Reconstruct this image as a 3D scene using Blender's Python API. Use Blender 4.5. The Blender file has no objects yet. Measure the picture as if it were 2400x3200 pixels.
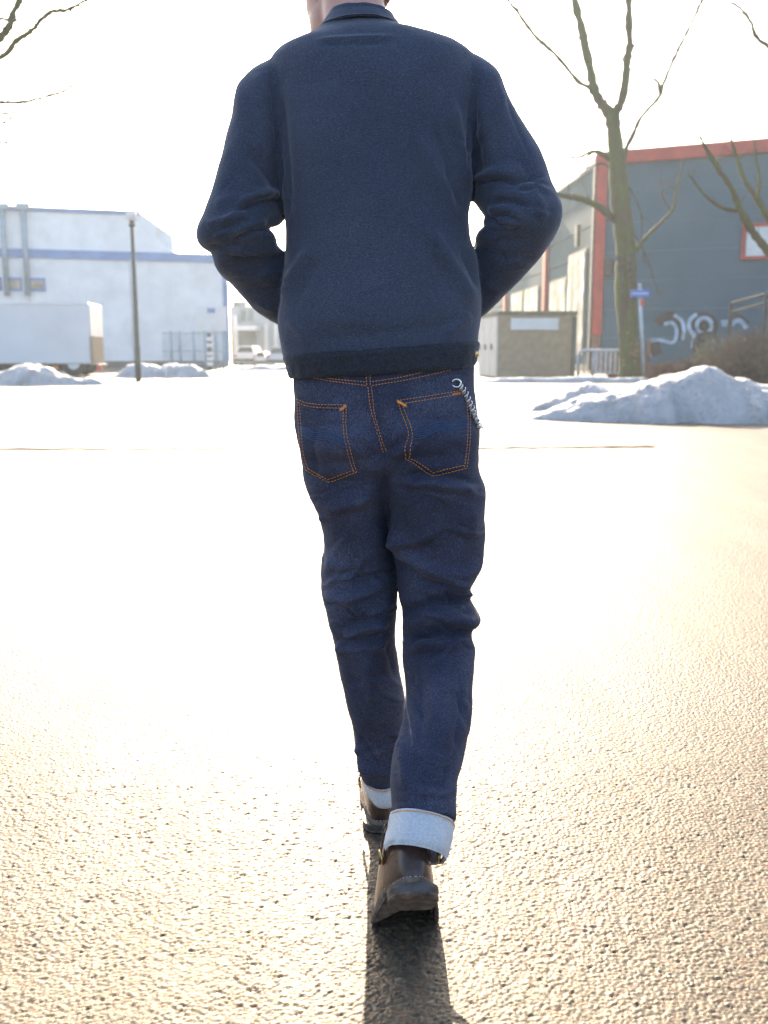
import bpy, bmesh, math, random
import numpy as np
from mathutils import Vector, Matrix
from mathutils.bvhtree import BVHTree

R = math.radians
S = bpy.context.scene
C = S.collection
random.seed(7)
RNG = np.random.default_rng(11)

# ------------------------------------------------------------------ camera, sky, sun, exposure
F = 3000.0                                   # focal length in photograph pixels (2400 x 3200)
PITCH = math.atan(505 / F)                   # horizon at row 1095
CP, SP = math.cos(PITCH), math.sin(PITCH)
CAM_H = 1.0
cam = bpy.data.cameras.new('camera')
cam.sensor_fit = 'VERTICAL'; cam.sensor_height = 36.0; cam.sensor_width = 27.0
cam.lens = 36.0 * F / 3200.0
cam.clip_start = 0.05; cam.clip_end = 3000
cam.dof.use_dof = True; cam.dof.focus_distance = 1.72; cam.dof.aperture_fstop = 5.6
camo = bpy.data.objects.new('camera', cam); C.objects.link(camo)
camo.location = (0, 0, CAM_H); camo.rotation_euler = (math.pi / 2 - PITCH, 0, 0)
S.camera = camo

SUN_EL, SUN_AZ = R(26), R(-4.6)              # azimuth from +Y, negative = to the left
world = bpy.data.worlds.new('World'); S.world = world; world.use_nodes = True
wn = world.node_tree
sky = wn.nodes.new('ShaderNodeTexSky'); sky.sky_type = 'NISHITA'; sky.sun_disc = False
sky.sun_elevation = SUN_EL; sky.sun_rotation = SUN_AZ
sky.air_density = 1.0; sky.dust_density = 3.0; sky.ozone_density = 1.0
bg = wn.nodes['Background']; bg.inputs['Strength'].default_value = 0.13
wn.links.new(sky.outputs['Color'], bg.inputs['Color'])
sl = bpy.data.lights.new('sun', 'SUN'); sl.energy = 5.0; sl.angle = R(0.5); sl.color = (1.0, 0.84, 0.65)
so = bpy.data.objects.new('sun', sl); C.objects.link(so)
so.location = (-5, 40, 30)
sd = Vector((math.sin(SUN_AZ) * math.cos(SUN_EL), math.cos(SUN_AZ) * math.cos(SUN_EL), math.sin(SUN_EL)))
so.rotation_euler = sd.to_track_quat('Z', 'Y').to_euler()
vs = S.view_settings
vs.view_transform = 'Standard'; vs.look = 'None'; vs.gamma = 1.0; vs.use_curve_mapping = False
vs.exposure = 1.72
S.render.engine = 'CYCLES'
S.cycles.use_denoising = True
S.cycles.max_bounces = 6; S.cycles.diffuse_bounces = 3; S.cycles.glossy_bounces = 3
S.cycles.transparent_max_bounces = 6; S.cycles.sample_clamp_indirect = 6.0

# ------------------------------------------------------------------ helpers
def at(px, py, Y):
    """point of the place seen at photograph pixel (px, py) at forward distance Y"""
    x = (px - 1200) / F; u = (1600 - py) / F
    d = (x, CP + u * SP, -SP + u * CP)
    t = Y / d[1]
    return np.array((d[0] * t, Y, CAM_H + d[2] * t))

def ground_y(py):
    return CAM_H / math.tan(PITCH - math.atan((1600 - py) / F))

def proj(co):
    """photograph pixels of world points"""
    y = co[:, 1]; z = co[:, 2] - CAM_H
    fwd = y * CP - z * SP; up = y * SP + z * CP
    return 1200 + F * co[:, 0] / fwd, 1600 - F * up / fwd

def hash3(i, j, k, seed):
    h = (i * 374761393 + j * 668265263 + k * 2147483647 + seed * 1274126177) & 0xffffffff
    h = ((h ^ (h >> 13)) * 1274126177) & 0xffffffff
    return ((h ^ (h >> 16)) & 0xffff) / 65535.0 * 2 - 1

def vnoise(p, scale=1.0, seed=0):
    q = np.asarray(p, dtype=np.float64) * scale
    f0 = np.floor(q); t = q - f0; t = t * t * (3 - 2 * t)
    i = f0.astype(np.int64)
    r = np.zeros(len(q))
    for a in (0, 1):
        for b in (0, 1):
            for c in (0, 1):
                w = (t[:, 0] if a else 1 - t[:, 0]) * (t[:, 1] if b else 1 - t[:, 1]) * (t[:, 2] if c else 1 - t[:, 2])
                r += w * hash3(i[:, 0] + a, i[:, 1] + b, i[:, 2] + c, seed)
    return r

def mesh_obj(name, verts, faces, mat=None, parent=None, smooth=True):
    me = bpy.data.meshes.new(name)
    verts = np.asarray(verts, dtype=np.float32)
    if isinstance(faces, np.ndarray):
        n, k = faces.shape
        me.vertices.add(len(verts)); me.vertices.foreach_set('co', verts.ravel())
        me.loops.add(n * k); me.loops.foreach_set('vertex_index', faces.astype(np.int32).ravel())
        me.polygons.add(n); me.polygons.foreach_set('loop_start', (np.arange(n) * k).astype(np.int32))
        me.update(calc_edges=True)
    else:
        me.from_pydata([tuple(map(float, v)) for v in verts], [], [tuple(map(int, f)) for f in faces])
        me.update()
    if smooth:
        me.polygons.foreach_set('use_smooth', np.ones(len(me.polygons), dtype=bool))
    o = bpy.data.objects.new(name, me); C.objects.link(o)
    if mat: me.materials.append(mat)
    if parent: put(o, parent)
    return o

def put(o, parent):
    """parent keeping the world position (parents here carry only a translation)"""
    o.parent = parent
    o.matrix_parent_inverse = Matrix.Translation(-wloc(parent))

def wloc(o):
    v = Vector(o.location)
    p = o.parent
    if p is not None:
        v = v + wloc(p) + o.matrix_parent_inverse.translation
    return v

def empty(name, loc, label=None, cat=None, group=None):
    o = bpy.data.objects.new(name, None); C.objects.link(o); o.location = loc
    o.empty_display_size = 0.1
    if label: tag(o, label, cat, group)
    return o

def tag(o, label=None, cat=None, group=None, kind=None):
    if label: o['label'] = label
    if cat: o['category'] = cat
    if group: o['group'] = group
    if kind: o['kind'] = kind
    return o

class MB:
    """collects shapes for one mesh"""
    def __init__(s): s.v = []; s.f = []
    def add(s, v, f):
        n = len(s.v); s.v += [tuple(map(float, q)) for q in v]; s.f += [tuple(i + n for i in q) for q in f]; return s
    def box(s, c, size, rz=0.0, bev=0.0, M=None):
        hx, hy, hz = (k / 2 for k in size)
        b = min(bev, hx * .9, hy * .9, hz * .9)
        if b > 0:
            v = []
            for sz, ins in ((-1, b), (-1, 0), (1, 0), (1, b)):
                z = sz * (hz if ins else hz - b)
                xx, yy = hx - ins, hy - ins
                v += [(-xx, -yy, z), (xx, -yy, z), (xx, yy, z), (-xx, yy, z)]
            f = [(3, 2, 1, 0), (12, 13, 14, 15)]
            for l in range(3):
                for k in range(4):
                    f.append((l * 4 + k, l * 4 + (k + 1) % 4, l * 4 + 4 + (k + 1) % 4, l * 4 + 4 + k))
        else:
            v = [(-hx, -hy, -hz), (hx, -hy, -hz), (hx, hy, -hz), (-hx, hy, -hz), (-hx, -hy, hz), (hx, -hy, hz), (hx, hy, hz), (-hx, hy, hz)]
            f = [(3, 2, 1, 0), (4, 5, 6, 7), (0, 1, 5, 4), (1, 2, 6, 5), (2, 3, 7, 6), (3, 0, 4, 7)]
        ca, sa = math.cos(rz), math.sin(rz)
        out = [(c[0] + x * ca - y * sa, c[1] + x * sa + y * ca, c[2] + z) for x, y, z in v]
        if M is not None: out = [tuple(M @ Vector(q)) for q in out]
        return s.add(out, f)
    def tube(s, pts, rad, n=8, cap=True):
        v, f = tube_geo(pts, rad, n, cap); return s.add(v, f)
    def prism(s, poly, e):
        """closed polygon (3-D points) extruded by vector e"""
        n = len(poly)
        v = [tuple(p) for p in poly] + [tuple(np.asarray(p) + np.asarray(e)) for p in poly]
        f = [tuple(range(n - 1, -1, -1)), tuple(range(n, 2 * n))] + [(i, (i + 1) % n, n + (i + 1) % n, n + i) for i in range(n)]
        return s.add(v, f)
    def build(s, name, mat, parent=None, smooth=False):
        o = mesh_obj(name, s.v, s.f, mat, parent, smooth)
        bm = bmesh.new(); bm.from_mesh(o.data); bmesh.ops.recalc_face_normals(bm, faces=bm.faces); bm.to_mesh(o.data); bm.free()
        return o

def tube_geo(pts, rad, n=8, cap=True):
    P = np.array([tuple(p) for p in pts], dtype=float); m = len(P)
    r = np.full(m, rad, dtype=float) if np.isscalar(rad) else np.asarray(rad, dtype=float)
    T = np.gradient(P, axis=0); T /= np.maximum(np.linalg.norm(T, axis=1, keepdims=True), 1e-9)
    a = np.array((0, 0, 1.0)) if abs(T[0][2]) < .9 else np.array((1.0, 0, 0))
    u = np.cross(T[0], a); u /= np.linalg.norm(u)
    v = []
    for i in range(m):
        u = u - T[i] * (u @ T[i]); u /= max(np.linalg.norm(u), 1e-9); w = np.cross(T[i], u)
        for k in range(n):
            t = 2 * math.pi * k / n
            v.append(P[i] + r[i] * (math.cos(t) * u + math.sin(t) * w))
    f = [(i * n + k, i * n + (k + 1) % n, (i + 1) * n + (k + 1) % n, (i + 1) * n + k) for i in range(m - 1) for k in range(n)]
    if cap: f += [tuple(range(n - 1, -1, -1)), tuple(range((m - 1) * n, m * n))]
    return v, f

def spline(pts, n):
    """Catmull-Rom through the points, n samples, by chord length"""
    P = np.array(pts, dtype=float)
    if len(P) == 2: return P[0] + (P[1] - P[0]) * np.linspace(0, 1, n)[:, None]
    d = np.r_[0, np.cumsum(np.sqrt(np.maximum(np.linalg.norm(np.diff(P, axis=0), axis=1), 1e-9)))]
    return interp_cr(d, P, np.linspace(0, d[-1], n))

def interp_cr(t, P, s):
    """monotone-ish cubic Hermite interpolation of rows P at parameters t"""
    t = np.asarray(t, float); P = np.asarray(P, float)
    if P.ndim == 1: P = P[:, None]
    h = np.diff(t)[:, None]; dl = np.diff(P, axis=0) / h
    m = np.zeros_like(P); m[0] = dl[0]; m[-1] = dl[-1]
    m[1:-1] = (dl[:-1] * h[1:] + dl[1:] * h[:-1]) / (h[:-1] + h[1:])
    i = np.clip(np.searchsorted(t, s, side='right') - 1, 0, len(t) - 2)
    hh = h[i]; x = ((s - t[i])[:, None]) / hh
    return ((2 * x**3 - 3 * x**2 + 1) * P[i] + (x**3 - 2 * x**2 + x) * hh * m[i] + (-2 * x**3 + 3 * x**2) * P[i + 1] + (x**3 - x**2) * hh * m[i + 1])

def ring_tube(rows, nl, na, n_exp=2.4):
    """rows: (ax, ay, bx, by, Y, half depth, tilt deg): a closed tube whose outline is seen at a and b.
    returns verts (nl*na) and quad faces"""
    rows = np.array(rows, dtype=float)
    mid = np.c_[(rows[:, 0] + rows[:, 2]) / 2, (rows[:, 1] + rows[:, 3]) / 2]
    d = np.r_[0, np.cumsum(np.maximum(np.linalg.norm(np.diff(rows[:, :4], axis=0), axis=1), 1.0))]
    s = np.linspace(0, d[-1], nl)
    q = interp_cr(d, rows, s)
    th = np.linspace(0, 2 * math.pi, na, endpoint=False)
    cs = np.sign(np.cos(th)) * np.abs(np.cos(th)) ** (2 / n_exp); sn = np.sign(np.sin(th)) * np.abs(np.sin(th)) ** (2 / n_exp)
    V = np.zeros((nl, na, 3))
    for i in range(nl):
        ax, ay, bx, by, Y, h, be = q[i]
        A = at(ax, ay, Y); B = at(bx, by, Y); c = (A + B) / 2; e1 = (B - A) / 2
        e2 = h * np.array((0, math.cos(R(be)), -math.sin(R(be))))
        V[i] = c + cs[:, None] * e1 + sn[:, None] * e2
    idx = np.arange(nl * na).reshape(nl, na)
    a = idx[:-1]; b = np.roll(idx, -1, axis=1)[:-1]; c2 = np.roll(idx, -1, axis=1)[1:]; e = idx[1:]
    faces = np.stack([a.ravel(), e.ravel(), c2.ravel(), b.ravel()], axis=1)
    return V.reshape(-1, 3), faces

def normals(v, f):
    n = np.zeros_like(v)
    fn = np.cross(v[f[:, 2]] - v[f[:, 0]], v[f[:, 3]] - v[f[:, 1]])
    for k in range(4): np.add.at(n, f[:, k], fn)
    return n / np.maximum(np.linalg.norm(n, axis=1, keepdims=True), 1e-12)

def outward(v, f):
    """make quad faces point outward (by signed volume)"""
    a, b, c, d = (v[f[:, k]] for k in range(4))
    vol = np.einsum('ij,ij->i', a, np.cross(b, c)).sum() + np.einsum('ij,ij->i', a, np.cross(c, d)).sum()
    return f[:, ::-1].copy() if vol < 0 else f

def folds(v, f, lst, side=True):
    """push cloth in or out along creases; each: (points, amplitude m, width px, kind)"""
    n = normals(v, f)
    px, py = proj(v)
    view = v - np.array((0, 0, CAM_H)); view /= np.linalg.norm(view, axis=1, keepdims=True)
    face = np.clip(-(n * view).sum(1) * 3.0, 0, 1)
    d = np.zeros(len(v))
    for pts, amp, w, kind in lst:
        P = spline(pts, max(6, 4 * len(pts)))
        lo = P.min(0) - 5 * w; hi = P.max(0) + 5 * w
        m = (px > lo[0]) & (px < hi[0]) & (py > lo[1]) & (py < hi[1]) & (face > 0)
        if not m.any(): continue
        q = np.c_[px[m], py[m]]
        best = np.full(len(q), 1e9); tt = np.zeros(len(q)); sg = np.zeros(len(q))
        ns = len(P) - 1
        for i in range(ns):
            a = P[i]; e = P[i + 1] - a; L = e @ e
            u = np.clip(((q - a) @ e) / L, 0, 1)
            dd = q - (a + u[:, None] * e); dist = np.hypot(dd[:, 0], dd[:, 1])
            k = dist < best
            best[k] = dist[k]; tt[k] = (i + u[k]) / ns; sg[k] = np.sign(e[0] * dd[k, 1] - e[1] * dd[k, 0])
        tap = np.clip(np.sin(math.pi * np.clip(tt, 0, 1)) * (1.6 if w < 25 else 1.0) + (.12 if w < 25 else .03), 0, 1)
        if kind == 'r': g = np.exp(-(best / w) ** 2)
        elif kind == 'v': g = -np.exp(-(best / w) ** 1.15)
        else:
            s = best * sg * (1 if kind == 's' else -1)          # crease with a soft roll on one side
            g = -np.exp(-np.abs(s / w) ** 1.1) + .9 * np.exp(-((s - 2.2 * w) / (1.5 * w)) ** 2)
        d[m] += amp * g * tap
    return v + n * (d * face)[:, None], n

# ------------------------------------------------------------------ materials
def nmat(name):
    m = bpy.data.materials.new(name); m.use_nodes = True
    nt = m.node_tree; b = nt.nodes['Principled BSDF']
    return m, nt, b

def N(nt, t, **kw):
    n = nt.nodes.new(t)
    for k, v in kw.items():
        if k.startswith('i_'):
            n.inputs[k[2:].replace('_', ' ')].default_value = v
        else: setattr(n, k, v)
    return n

def ramp(nt, fac, stops):
    r = N(nt, 'ShaderNodeValToRGB'); el = r.color_ramp.elements
    while len(el) < len(stops): el.new(.5)
    for e, (p, c) in zip(el, stops): e.position = p; e.color = (*c, 1)
    nt.links.new(fac, r.inputs[0]); return r.outputs['Color']

def bump(nt, b, h, strength, dist, prev=None):
    n = N(nt, 'ShaderNodeBump'); n.inputs['Strength'].default_value = strength; n.inputs['Distance'].default_value = dist
    nt.links.new(h, n.inputs['Height'])
    if prev: nt.links.new(prev, n.inputs['Normal'])
    nt.links.new(n.outputs['Normal'], b.inputs['Normal']); return n.outputs['Normal']

def obj_noise(nt, scale, detail=4, rough=.55, stretch=None, coord='Object'):
    tc = N(nt, 'ShaderNodeTexCoord'); src = tc.outputs[coord]
    if stretch:
        mp = N(nt, 'ShaderNodeMapping'); mp.inputs['Scale'].default_value = stretch
        nt.links.new(src, mp.inputs['Vector']); src = mp.outputs['Vector']
    n = N(nt, 'ShaderNodeTexNoise'); n.inputs['Scale'].default_value = scale
    n.inputs['Detail'].default_value = detail; n.inputs['Roughness'].default_value = rough
    nt.links.new(src, n.inputs['Vector']); return n.outputs['Fac']

def simple(name, col, rough=.6, metal=0.0, var=.12, scale=6.0, spec=.5, bumpd=0.0, bscale=60.0):
    m, nt, b = nmat(name)
    f = obj_noise(nt, scale)
    lo = tuple(max(0, c * (1 - var * 1.6)) for c in col); hi = tuple(min(1, c * (1 + var * 1.6)) for c in col)
    nt.links.new(ramp(nt, f, [(.25, lo), (.75, hi)]), b.inputs['Base Color'])
    b.inputs['Roughness'].default_value = rough; b.inputs['Metallic'].default_value = metal
    b.inputs['Specular IOR Level'].default_value = spec
    if bumpd: bump(nt, b, obj_noise(nt, bscale), .6, bumpd)
    return m

def m_cloth(name, c0, c1, c2, weave=900.0, streak=(1, 1, 1), sheen=.4, fine=.0006, wscale=260.0, blot=3.0, rough=.85):
    m, nt, b = nmat(name)
    f1 = obj_noise(nt, wscale, 3, .7, streak)
    f2 = obj_noise(nt, blot, 4, .5)
    mx = N(nt, 'ShaderNodeMath', operation='MULTIPLY_ADD'); mx.inputs[1].default_value = .68; mx.inputs[2].default_value = -.02
    nt.links.new(f1, mx.inputs[0])
    ad = N(nt, 'ShaderNodeMath', operation='MULTIPLY_ADD'); ad.inputs[1].default_value = .34
    nt.links.new(f2, ad.inputs[0]); nt.links.new(mx.outputs[0], ad.inputs[2])
    nt.links.new(ramp(nt, ad.outputs[0], [(.30, c0), (.5, c1), (.72, c2)]), b.inputs['Base Color'])
    b.inputs['Roughness'].default_value = rough; b.inputs['Specular IOR Level'].default_value = .25
    b.inputs['Sheen Weight'].default_value = sheen; b.inputs['Sheen Roughness'].default_value = .4
    b.inputs['Sheen Tint'].default_value = (.75, .85, 1, 1)
    n1 = bump(nt, b, obj_noise(nt, weave, 2, .6, streak), .5, fine)
    bump(nt, b, obj_noise(nt, 38, 4, .6), .35, .004, n1)
    return m

M_JACKET = m_cloth('jacket_wool', (.019, .025, .046), (.043, .055, .092), (.090, .112, .165), streak=(.7, 1, 2.2), sheen=.35, wscale=340, weave=1300)
M_BAND = m_cloth('jacket_band', (.011, .014, .021), (.024, .029, .041), (.052, .060, .080), streak=(1, 1, 1.3), sheen=.25)
M_DENIM = m_cloth('denim', (.010, .012, .024), (.033, .039, .073), (.140, .160, .245), streak=(2.0, 1, .5), sheen=.08, wscale=520, blot=7.0)
M_CUFF = m_cloth('denim_reverse', (.36, .40, .45), (.50, .54, .59), (.66, .69, .72), streak=(1, 1, 1), sheen=.1)
M_THREAD = simple('orange_thread', (.72, .29, .06), .6, var=.25, scale=200)
M_BLUETHREAD = simple('blue_thread', (.032, .072, .165), .6, var=.2, scale=200)
M_TAB = simple('orange_tab', (.50, .14, .03), .7, scale=100)
M_LEATHER = simple('brown_leather', (.072, .036, .025), .28, var=.55, scale=30, bumpd=.0015, bscale=140)
M_LEATHER_D = simple('dark_leather', (.050, .030, .026), .24, var=.35, scale=24, bumpd=.0010, bscale=120)
M_HEEL = simple('heel_rubber', (.060, .055, .055), .45, var=.3, scale=40, bumpd=.0008, bscale=200)
M_SOLE = simple('outsole', (.13, .098, .078), .85, var=.5, scale=60, bumpd=.0025, bscale=110)
M_STEEL = simple('bright_steel', (.72, .72, .72), .25, 1.0, .1, 40)
M_BRASS = simple('brass', (.70, .50, .22), .3, 1.0, .1, 40)
M_HAIR = simple('dark_hair', (.030, .024, .022), .5, var=.4, scale=160, bumpd=.003, bscale=220)
def m_skin():
    m, nt, b = nmat('skin')
    nt.links.new(ramp(nt, obj_noise(nt, 22, 5), [(.3, (.46, .24, .18)), (.7, (.60, .36, .28))]), b.inputs['Base Color'])
    b.inputs['Roughness'].default_value = .5
    b.inputs['Subsurface Weight'].default_value = .12; b.inputs['Subsurface Radius'].default_value = (.012, .005, .003); b.inputs['Subsurface Scale'].default_value = .6
    bump(nt, b, obj_noise(nt, 300), .4, .0008); return m
M_SKIN = m_skin()

def m_asphalt(name, relief):
    m, nt, b = nmat(name)
    tc = N(nt, 'ShaderNodeTexCoord')
    vo = N(nt, 'ShaderNodeTexVoronoi'); vo.inputs['Scale'].default_value = 122; vo.inputs['Randomness'].default_value = 1.0
    nt.links.new(tc.outputs['Object'], vo.inputs['Vector'])
    sep = N(nt, 'ShaderNodeSeparateColor'); nt.links.new(vo.outputs['Color'], sep.inputs[0])
    stone = ramp(nt, sep.outputs[0], [(0, (.046, .040, .033)), (.45, (.085, .070, .050)), (.80, (.125, .098, .064)), (.92, (.15, .080, .045)), (1, (.20, .17, .125))])
    big = ramp(nt, obj_noise(nt, 1.3, 6, .65, (1.3, .22, 1)), [(.3, (.58, .56, .55)), (.7, (1.18, 1.15, 1.10))])
    mm = N(nt, 'ShaderNodeMix', data_type='RGBA', blend_type='MULTIPLY'); mm.inputs[0].default_value = 1
    nt.links.new(stone, mm.inputs[6]); nt.links.new(big, mm.inputs[7])
    nt.links.new(mm.outputs[2], b.inputs['Base Color'])
    rr = N(nt, 'ShaderNodeMapRange'); rr.inputs['To Min'].default_value = .44; rr.inputs['To Max'].default_value = .72
    nt.links.new(obj_noise(nt, 1.6, 5, .65, (1.2, .16, 1)), rr.inputs[0]); nt.links.new(rr.outputs[0], b.inputs['Roughness'])
    b.inputs['Specular IOR Level'].default_value = .52
    b.inputs['Specular Tint'].default_value = (1, .89, .74, 1)
    n1 = bump(nt, b, obj_noise(nt, 420, 3), .35, .0012)
    if True:
        iv = N(nt, 'ShaderNodeMath', operation='SUBTRACT'); iv.inputs[0].default_value = 1.0
        nt.links.new(vo.outputs['Distance'], iv.inputs[1])
        bump(nt, b, iv.outputs[0], .6, .0050, n1)
        if not relief:                                    # the built stones hand over to relief in the shader
            bn = [q for q in nt.nodes if q.type == 'BUMP'][-1]
            sp = N(nt, 'ShaderNodeSeparateXYZ'); nt.links.new(tc.outputs['Object'], sp.inputs[0])
            mr = N(nt, 'ShaderNodeMapRange'); mr.inputs['From Min'].default_value = 2.1; mr.inputs['From Max'].default_value = 2.6; mr.inputs['To Min'].default_value = .12; mr.inputs['To Max'].default_value = .6
            nt.links.new(sp.outputs[1], mr.inputs[0]); nt.links.new(mr.outputs[0], bn.inputs['Strength'])
    return m
M_ASPHALT = m_asphalt('asphalt', True)
M_ASPHALT_NEAR = m_asphalt('asphalt_near', False)
M_TAR = simple('tar_joint', (.022, .020, .019), .95, spec=.03, var=.3, scale=9, bumpd=.004, bscale=30)

def m_snow():
    m, nt, b = nmat('old_snow')
    a = obj_noise(nt, 1.6, 6, .65); c = obj_noise(nt, 14, 5, .6)
    ad = N(nt, 'ShaderNodeMath', operation='MULTIPLY_ADD'); ad.inputs[1].default_value = .4
    nt.links.new(c, ad.inputs[0]); nt.links.new(a, ad.inputs[2])
    nt.links.new(ramp(nt, ad.outputs[0], [(.40, (.26, .25, .24)), (.52, (.46, .46, .46)), (.70, (.62, .63, .65)), (.95, (.74, .75, .76))]), b.inputs['Base Color'])
    b.inputs['Roughness'].default_value = .6
    n1 = bump(nt, b, c, 1.0, .14); bump(nt, b, obj_noise(nt, 60, 4), .6, .02, n1); return m
M_SNOW = m_snow()

def m_bark():
    m, nt, b = nmat('mossy_bark')
    f = obj_noise(nt, 3.0, 6, .65, (1, 1, .35)); g = obj_noise(nt, 22, 5, .6, (1, 1, .3))
    ad = N(nt, 'ShaderNodeMath', operation='MULTIPLY_ADD'); ad.inputs[1].default_value = .35
    nt.links.new(g, ad.inputs[0]); nt.links.new(f, ad.inputs[2])
    nt.links.new(ramp(nt, ad.outputs[0], [(.40, (.075, .058, .038)), (.58, (.125, .098, .052)), (.72, (.115, .125, .035)), (.92, (.145, .185, .045))]), b.inputs['Base Color'])
    b.inputs['Roughness'].default_value = .85; bump(nt, b, g, .8, .03); return m
M_BARK = m_bark()
M_TWIG = simple('twig_bark', (.105, .090, .055), .8, var=.35, scale=8)
M_BRUSH = simple('dry_shrub', (.19, .135, .095), .85, var=.5, scale=5)
M_BRUSH2 = simple('dry_shrub_olive', (.22, .19, .11), .85, var=.45, scale=5)
M_DRYLEAF = simple('dry_leaf', (.36, .17, .06), .7, var=.4, scale=9)

def m_cladding(name, col, ribs, amp, axis='Z', rough=.45, var=.06):
    m, nt, b = nmat(name)
    f = obj_noise(nt, .6, 5, .6)
    lo = tuple(c * (1 - var * 2) for c in col); hi = tuple(min(1, c * (1 + var * 2)) for c in col)
    nt.links.new(ramp(nt, f, [(.3, lo), (.7, hi)]), b.inputs['Base Color'])
    b.inputs['Roughness'].default_value = rough
    wv = N(nt, 'ShaderNodeTexWave', bands_direction=axis); wv.inputs['Scale'].default_value = ribs
    tc = N(nt, 'ShaderNodeTexCoord'); nt.links.new(tc.outputs['Object'], wv.inputs['Vector'])
    bump(nt, b, wv.outputs['Fac'], .7, amp); return m
M_TEAL = m_cladding('teal_grey_cladding', (.070, .160, .215), 5.0, .05)
M_TEALSIDE = m_cladding('green_grey_cladding', (.080, .135, .155), 3.2, .03, rough=.85)
M_TEALSIDE.node_tree.nodes['Principled BSDF'].inputs['Specular IOR Level'].default_value = .08
M_RED = simple('red_trim', (.46, .040, .022), .5, var=.15, scale=2)
M_PALE = m_cladding('pale_blue_cladding', (.84, .85, .87), 1.6, .02, 'X')
M_BLUE = simple('blue_trim', (.14, .27, .52), .5, var=.12, scale=1)
M_PIPE = simple('grey_blue_pipe', (.30, .40, .46), .5, var=.15, scale=2)
M_TANGLASS = simple('tan_pane', (.42, .36, .26), .3, var=.3, scale=1.4)
M_WHITE = simple('white_paint', (.80, .80, .80), .45, var=.05, scale=2)
M_TRAILER = simple('trailer_side', (.76, .77, .80), .5, var=.05, scale=.7)
M_UNDER = simple('trailer_chassis', (.060, .055, .048), .7, var=.35, scale=3)
M_TYRE = simple('tyre_rubber', (.03, .03, .03), .8, var=.25, scale=12)
M_LAMPRED = simple('red_lens', (.55, .05, .03), .3, var=.1)
M_AMBER = simple('amber_lens', (.70, .25, .03), .3, var=.1)
M_POST = simple('dark_green_grey_post', (.115, .120, .095), .5, var=.2, scale=4)
M_LANTERN = simple('white_lantern', (.86, .86, .85), .35, var=.03)
M_GALV = simple('galvanised_steel', (.50, .53, .55), .42, .35, var=.18, scale=9)
M_KIOSK = simple('pebbledash_concrete', (.38, .295, .20), .85, var=.12, scale=4, bumpd=.02, bscale=26)
M_KIOSKLIT = simple('sunlit_kiosk_side', (.60, .59, .55), .6, var=.08, scale=2)  # paler copy of the kiosk colour for its sunlit left side
M_KROOF = simple('kiosk_roof', (.165, .175, .125), .75, var=.2, scale=3)
M_PANEL = simple('white_panel', (.72, .75, .76), .5, var=.05, scale=2)
M_SIGN = simple('blue_enamel', (.060, .190, .62), .35, var=.05)
M_SIGNRED = simple('red_sticker', (.72, .07, .04), .5, var=.1)
M_SIGNPOLE = simple('sign_pole', (.42, .50, .54), .4, .3, var=.12, scale=6)
M_BROWNPAINT = simple('graffiti_brown', (.035, .026, .024), .6, var=.3, scale=2.5)
M_BLUEPAINT = simple('graffiti_pale_blue', (.40, .52, .66), .6, var=.3, scale=2.5)
M_BROWNPOST = simple('rust_timber', (.27, .14, .085), .8, var=.3, scale=4)
M_FARWALL = simple('far_grey_wall', (.46, .49, .49), .7, var=.14, scale=.5)
M_FARGLASS = simple('far_glass', (.17, .22, .22), .25, var=.25, scale=.6)
M_CARWHITE = simple('car_white', (.74, .75, .76), .3, var=.04)
M_CARGLASS = simple('car_glass', (.05, .07, .08), .15, var=.15)
def m_painted_glazing():
    m, nt, b = nmat('glazing_painted_reflection')
    nt.links.new(ramp(nt, obj_noise(nt, .9, 5, .6, (1, 1, .5)), [(.47, (.09, .12, .13)), (.62, (.50, .54, .57))]), b.inputs['Base Color'])  # pale wisps of reflected sky painted as base colour
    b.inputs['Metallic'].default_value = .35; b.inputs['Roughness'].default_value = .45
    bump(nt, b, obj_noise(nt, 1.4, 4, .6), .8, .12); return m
M_GLAZE = m_painted_glazing()

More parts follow.
